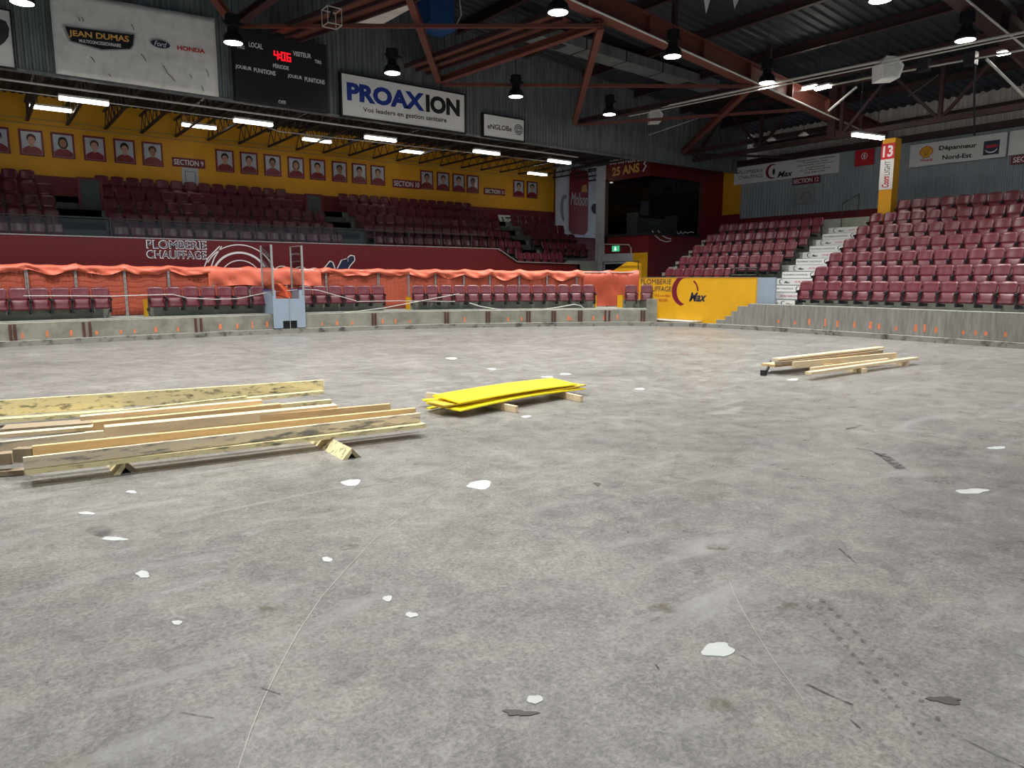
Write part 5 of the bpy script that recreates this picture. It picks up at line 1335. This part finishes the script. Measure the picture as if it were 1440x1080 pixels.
# white loudspeakers
batten((25.3, 6.3, 7.2), 1.5, math.atan2(0.2, -1.0), 'bright tube lamp over section thirteen beyond the right edge', 'side battens', roof_z(25) - 0.1)
def speaker(c, s_, label):
    o = thing('loudspeaker', tuple(c), label, 'loudspeaker', 'white loudspeakers')
    prof = [(-0.5, -0.55), (0.42, -0.5), (0.6, 0.1), (0.25, 0.5), (-0.3, 0.55), (-0.55, 0.2)]
    R = lambda u, v_, t: (c[0] - t * fx * s_ + u * rx * s_, c[1] - t * fy * s_ + u * ry * s_, c[2] + v_ * s_)
    MB().prism(prof, R, -0.5, 0.45).part('cabinet', M_white, o)
    MB().prism([(a * 0.8, b * 0.75 - 0.05) for a, b in prof], R, 0.44, 0.475).part('grille', mat('grille_white', (200, 200, 196), 0.7), o)
    MB().tube([(c[0], c[1], c[2] + 0.5 * s_), (c[0], c[1], roof_z(c[0]) - 0.3)], 0.015, 5).part('hanger', M_iron, o)
speaker(onX(1248, 98, 21.3), 0.56, 'white hanging loudspeaker below the long conduit')
speaker(onY(921, 164, 21.0), 0.50, 'white hanging loudspeaker before the bare gable')
# ventilation duct under the roof edge
du = thing('air_duct', (22, 21.4, 9.0), 'grey rectangular air duct along the top of the gable wall', 'duct')
MB().extr([(-0.4, -0.18), (0.4, -0.18), (0.4, 0.18), (-0.4, 0.18)], onY(735, 42, 19.4), onY(1000, 122, 19.4)).part('duct_body', M_gal, du)
for t in (0.08, 0.82):
    a = onY(735, 42, 19.4).lerp(onY(1000, 122, 19.4), t); b = onY(735, 42, 19.4).lerp(onY(1000, 122, 19.4), t + 0.09)
    MB().extr([(-0.28, -0.21), (0.28, -0.21), (0.28, -0.17), (-0.28, -0.17)], a, b).part('vent_grille', M_iron, du)
for t in (0.25, 0.45, 0.65):
    a = onY(735, 42, 19.4).lerp(onY(1000, 122, 19.4), t); b = onY(735, 42, 19.4).lerp(onY(1000, 122, 19.4), t + 0.006)
    MB().extr([(-0.41, -0.19), (0.41, -0.19), (0.41, 0.19), (-0.41, 0.19)], a, b).part('seam', M_iron, du)
# white insulation sheet, blue fan unit, wire cage, pennants
w4 = [onY(500, 32, 20.6), onY(538, 34, 20.6), onY(586, 8, 18.6), onY(548, -2, 18.6)]
MB().add([tuple(p) for p in w4] + [tuple(p + Vector((0, 0, 0.04))) for p in w4], [(0, 1, 2, 3), (7, 6, 5, 4), (0, 4, 5, 1), (1, 5, 6, 2), (2, 6, 7, 3), (3, 7, 4, 0)]).top('insulation_sheet', M_vinyl, 'loose white insulation sheet under the roof above the blue-lettered sign', 'panel')
bu = thing('fan_unit', tuple(onY(622, 36, 19.5)), 'blue ventilation unit hanging at the top beside the red strut', 'fan unit')
c = onY(622, 36, 19.5); M_bl = mat('blue_unit', (30, 70, 120), 0.5)
MB().box(c.x - 0.42, c.x + 0.42, c.y, c.y + 0.8, c.z, c.z + 1.0).part('cabinet', M_bl, bu)
MB().box(c.x - 0.48, c.x + 0.48, c.y - 0.03, c.y + 0.83, c.z - 0.04, c.z + 0.03).part('base_flange', M_bl, bu)
MB().tube([c + Vector((0.45, -0.1, 0.1)), c + Vector((0.62, -0.1, 0.4)), c + Vector((0.55, -0.1, 1.0))], 0.02).part('hose', M_pale, bu)
cg = thing('wire_cage', tuple(onY(467, 37, 19.5)), 'small wire cage box hanging above the scoreboard', 'cage')
c = onY(467, 37, 19.5)
for dx in (-0.2, 0.2):
    for dy in (-0.2, 0.2): MB().tube([c + Vector((dx, dy, 0)), c + Vector((dx, dy, 0.42))], 0.01, 5).part('upright', M_pale, cg)
for z in (0.0, 0.42): MB().ring(rect(-0.21, 0.21, -0.21, 0.21), rect(-0.19, 0.19, -0.19, 0.19), lambda u, v_, t: (c.x + u, c.y + v_, c.z + z + t), 0, 0.02).part('rim', M_pale, cg)
MB().lathe([(0.03, 0.1), (0.06, 0.2), (0.03, 0.4)], c, 10).part('horn', M_iron, cg)
for i, (a, b, t) in enumerate(((992, 1006, 20), (1032, 1052, 13))):
    Yp = 12.0; q = [onY(a - 6, -30, Yp), onY(b + 2, -30, Yp), onY(a + 1, t, Yp)]
    o = thing('hanging_pennant', tuple(q[2]), ['left', 'right'][i] + ' white pennant tip hanging at the top of the picture', 'pennant', 'pennants')
    MB().prism([(p.x, p.z) for p in (q[0], q[2], q[1])], PA(Yp), 0, 0.01).part('cloth', M_vinyl, o)
    MB().prism(stroke([(q[2].x, q[2].z), (q[1].x, q[1].z)], 0.03), PA(Yp), 0.008, 0.014).part('hem', M_iron, o)
# wall lamps under the side truss
for i, (x, y) in enumerate(((1085, 197), (1130, 190))):
    c = onX(x, y, 27.0)
    o = thing('dish_lamp', tuple(c), ['left', 'right'][i] + ' unlit white dish lamp above the plumber sign', 'lamp', 'dish lamps')
    MB().lathe([(0.02, 0.12), (0.08, 0.1), (0.2, 0.0), (0.18, -0.02)][::-1], c, 14).part('shade', M_white, o)
    MB().tube([c + Vector((0, 0, 0.1)), c + Vector((0, 0, 7.1 - c.z + 0.1))] if c.z < 6.9 else [c + Vector((0, 0, 0.1)), c + Vector((0, 0, 0.8))], 0.012, 5).part('stem', M_iron, o)
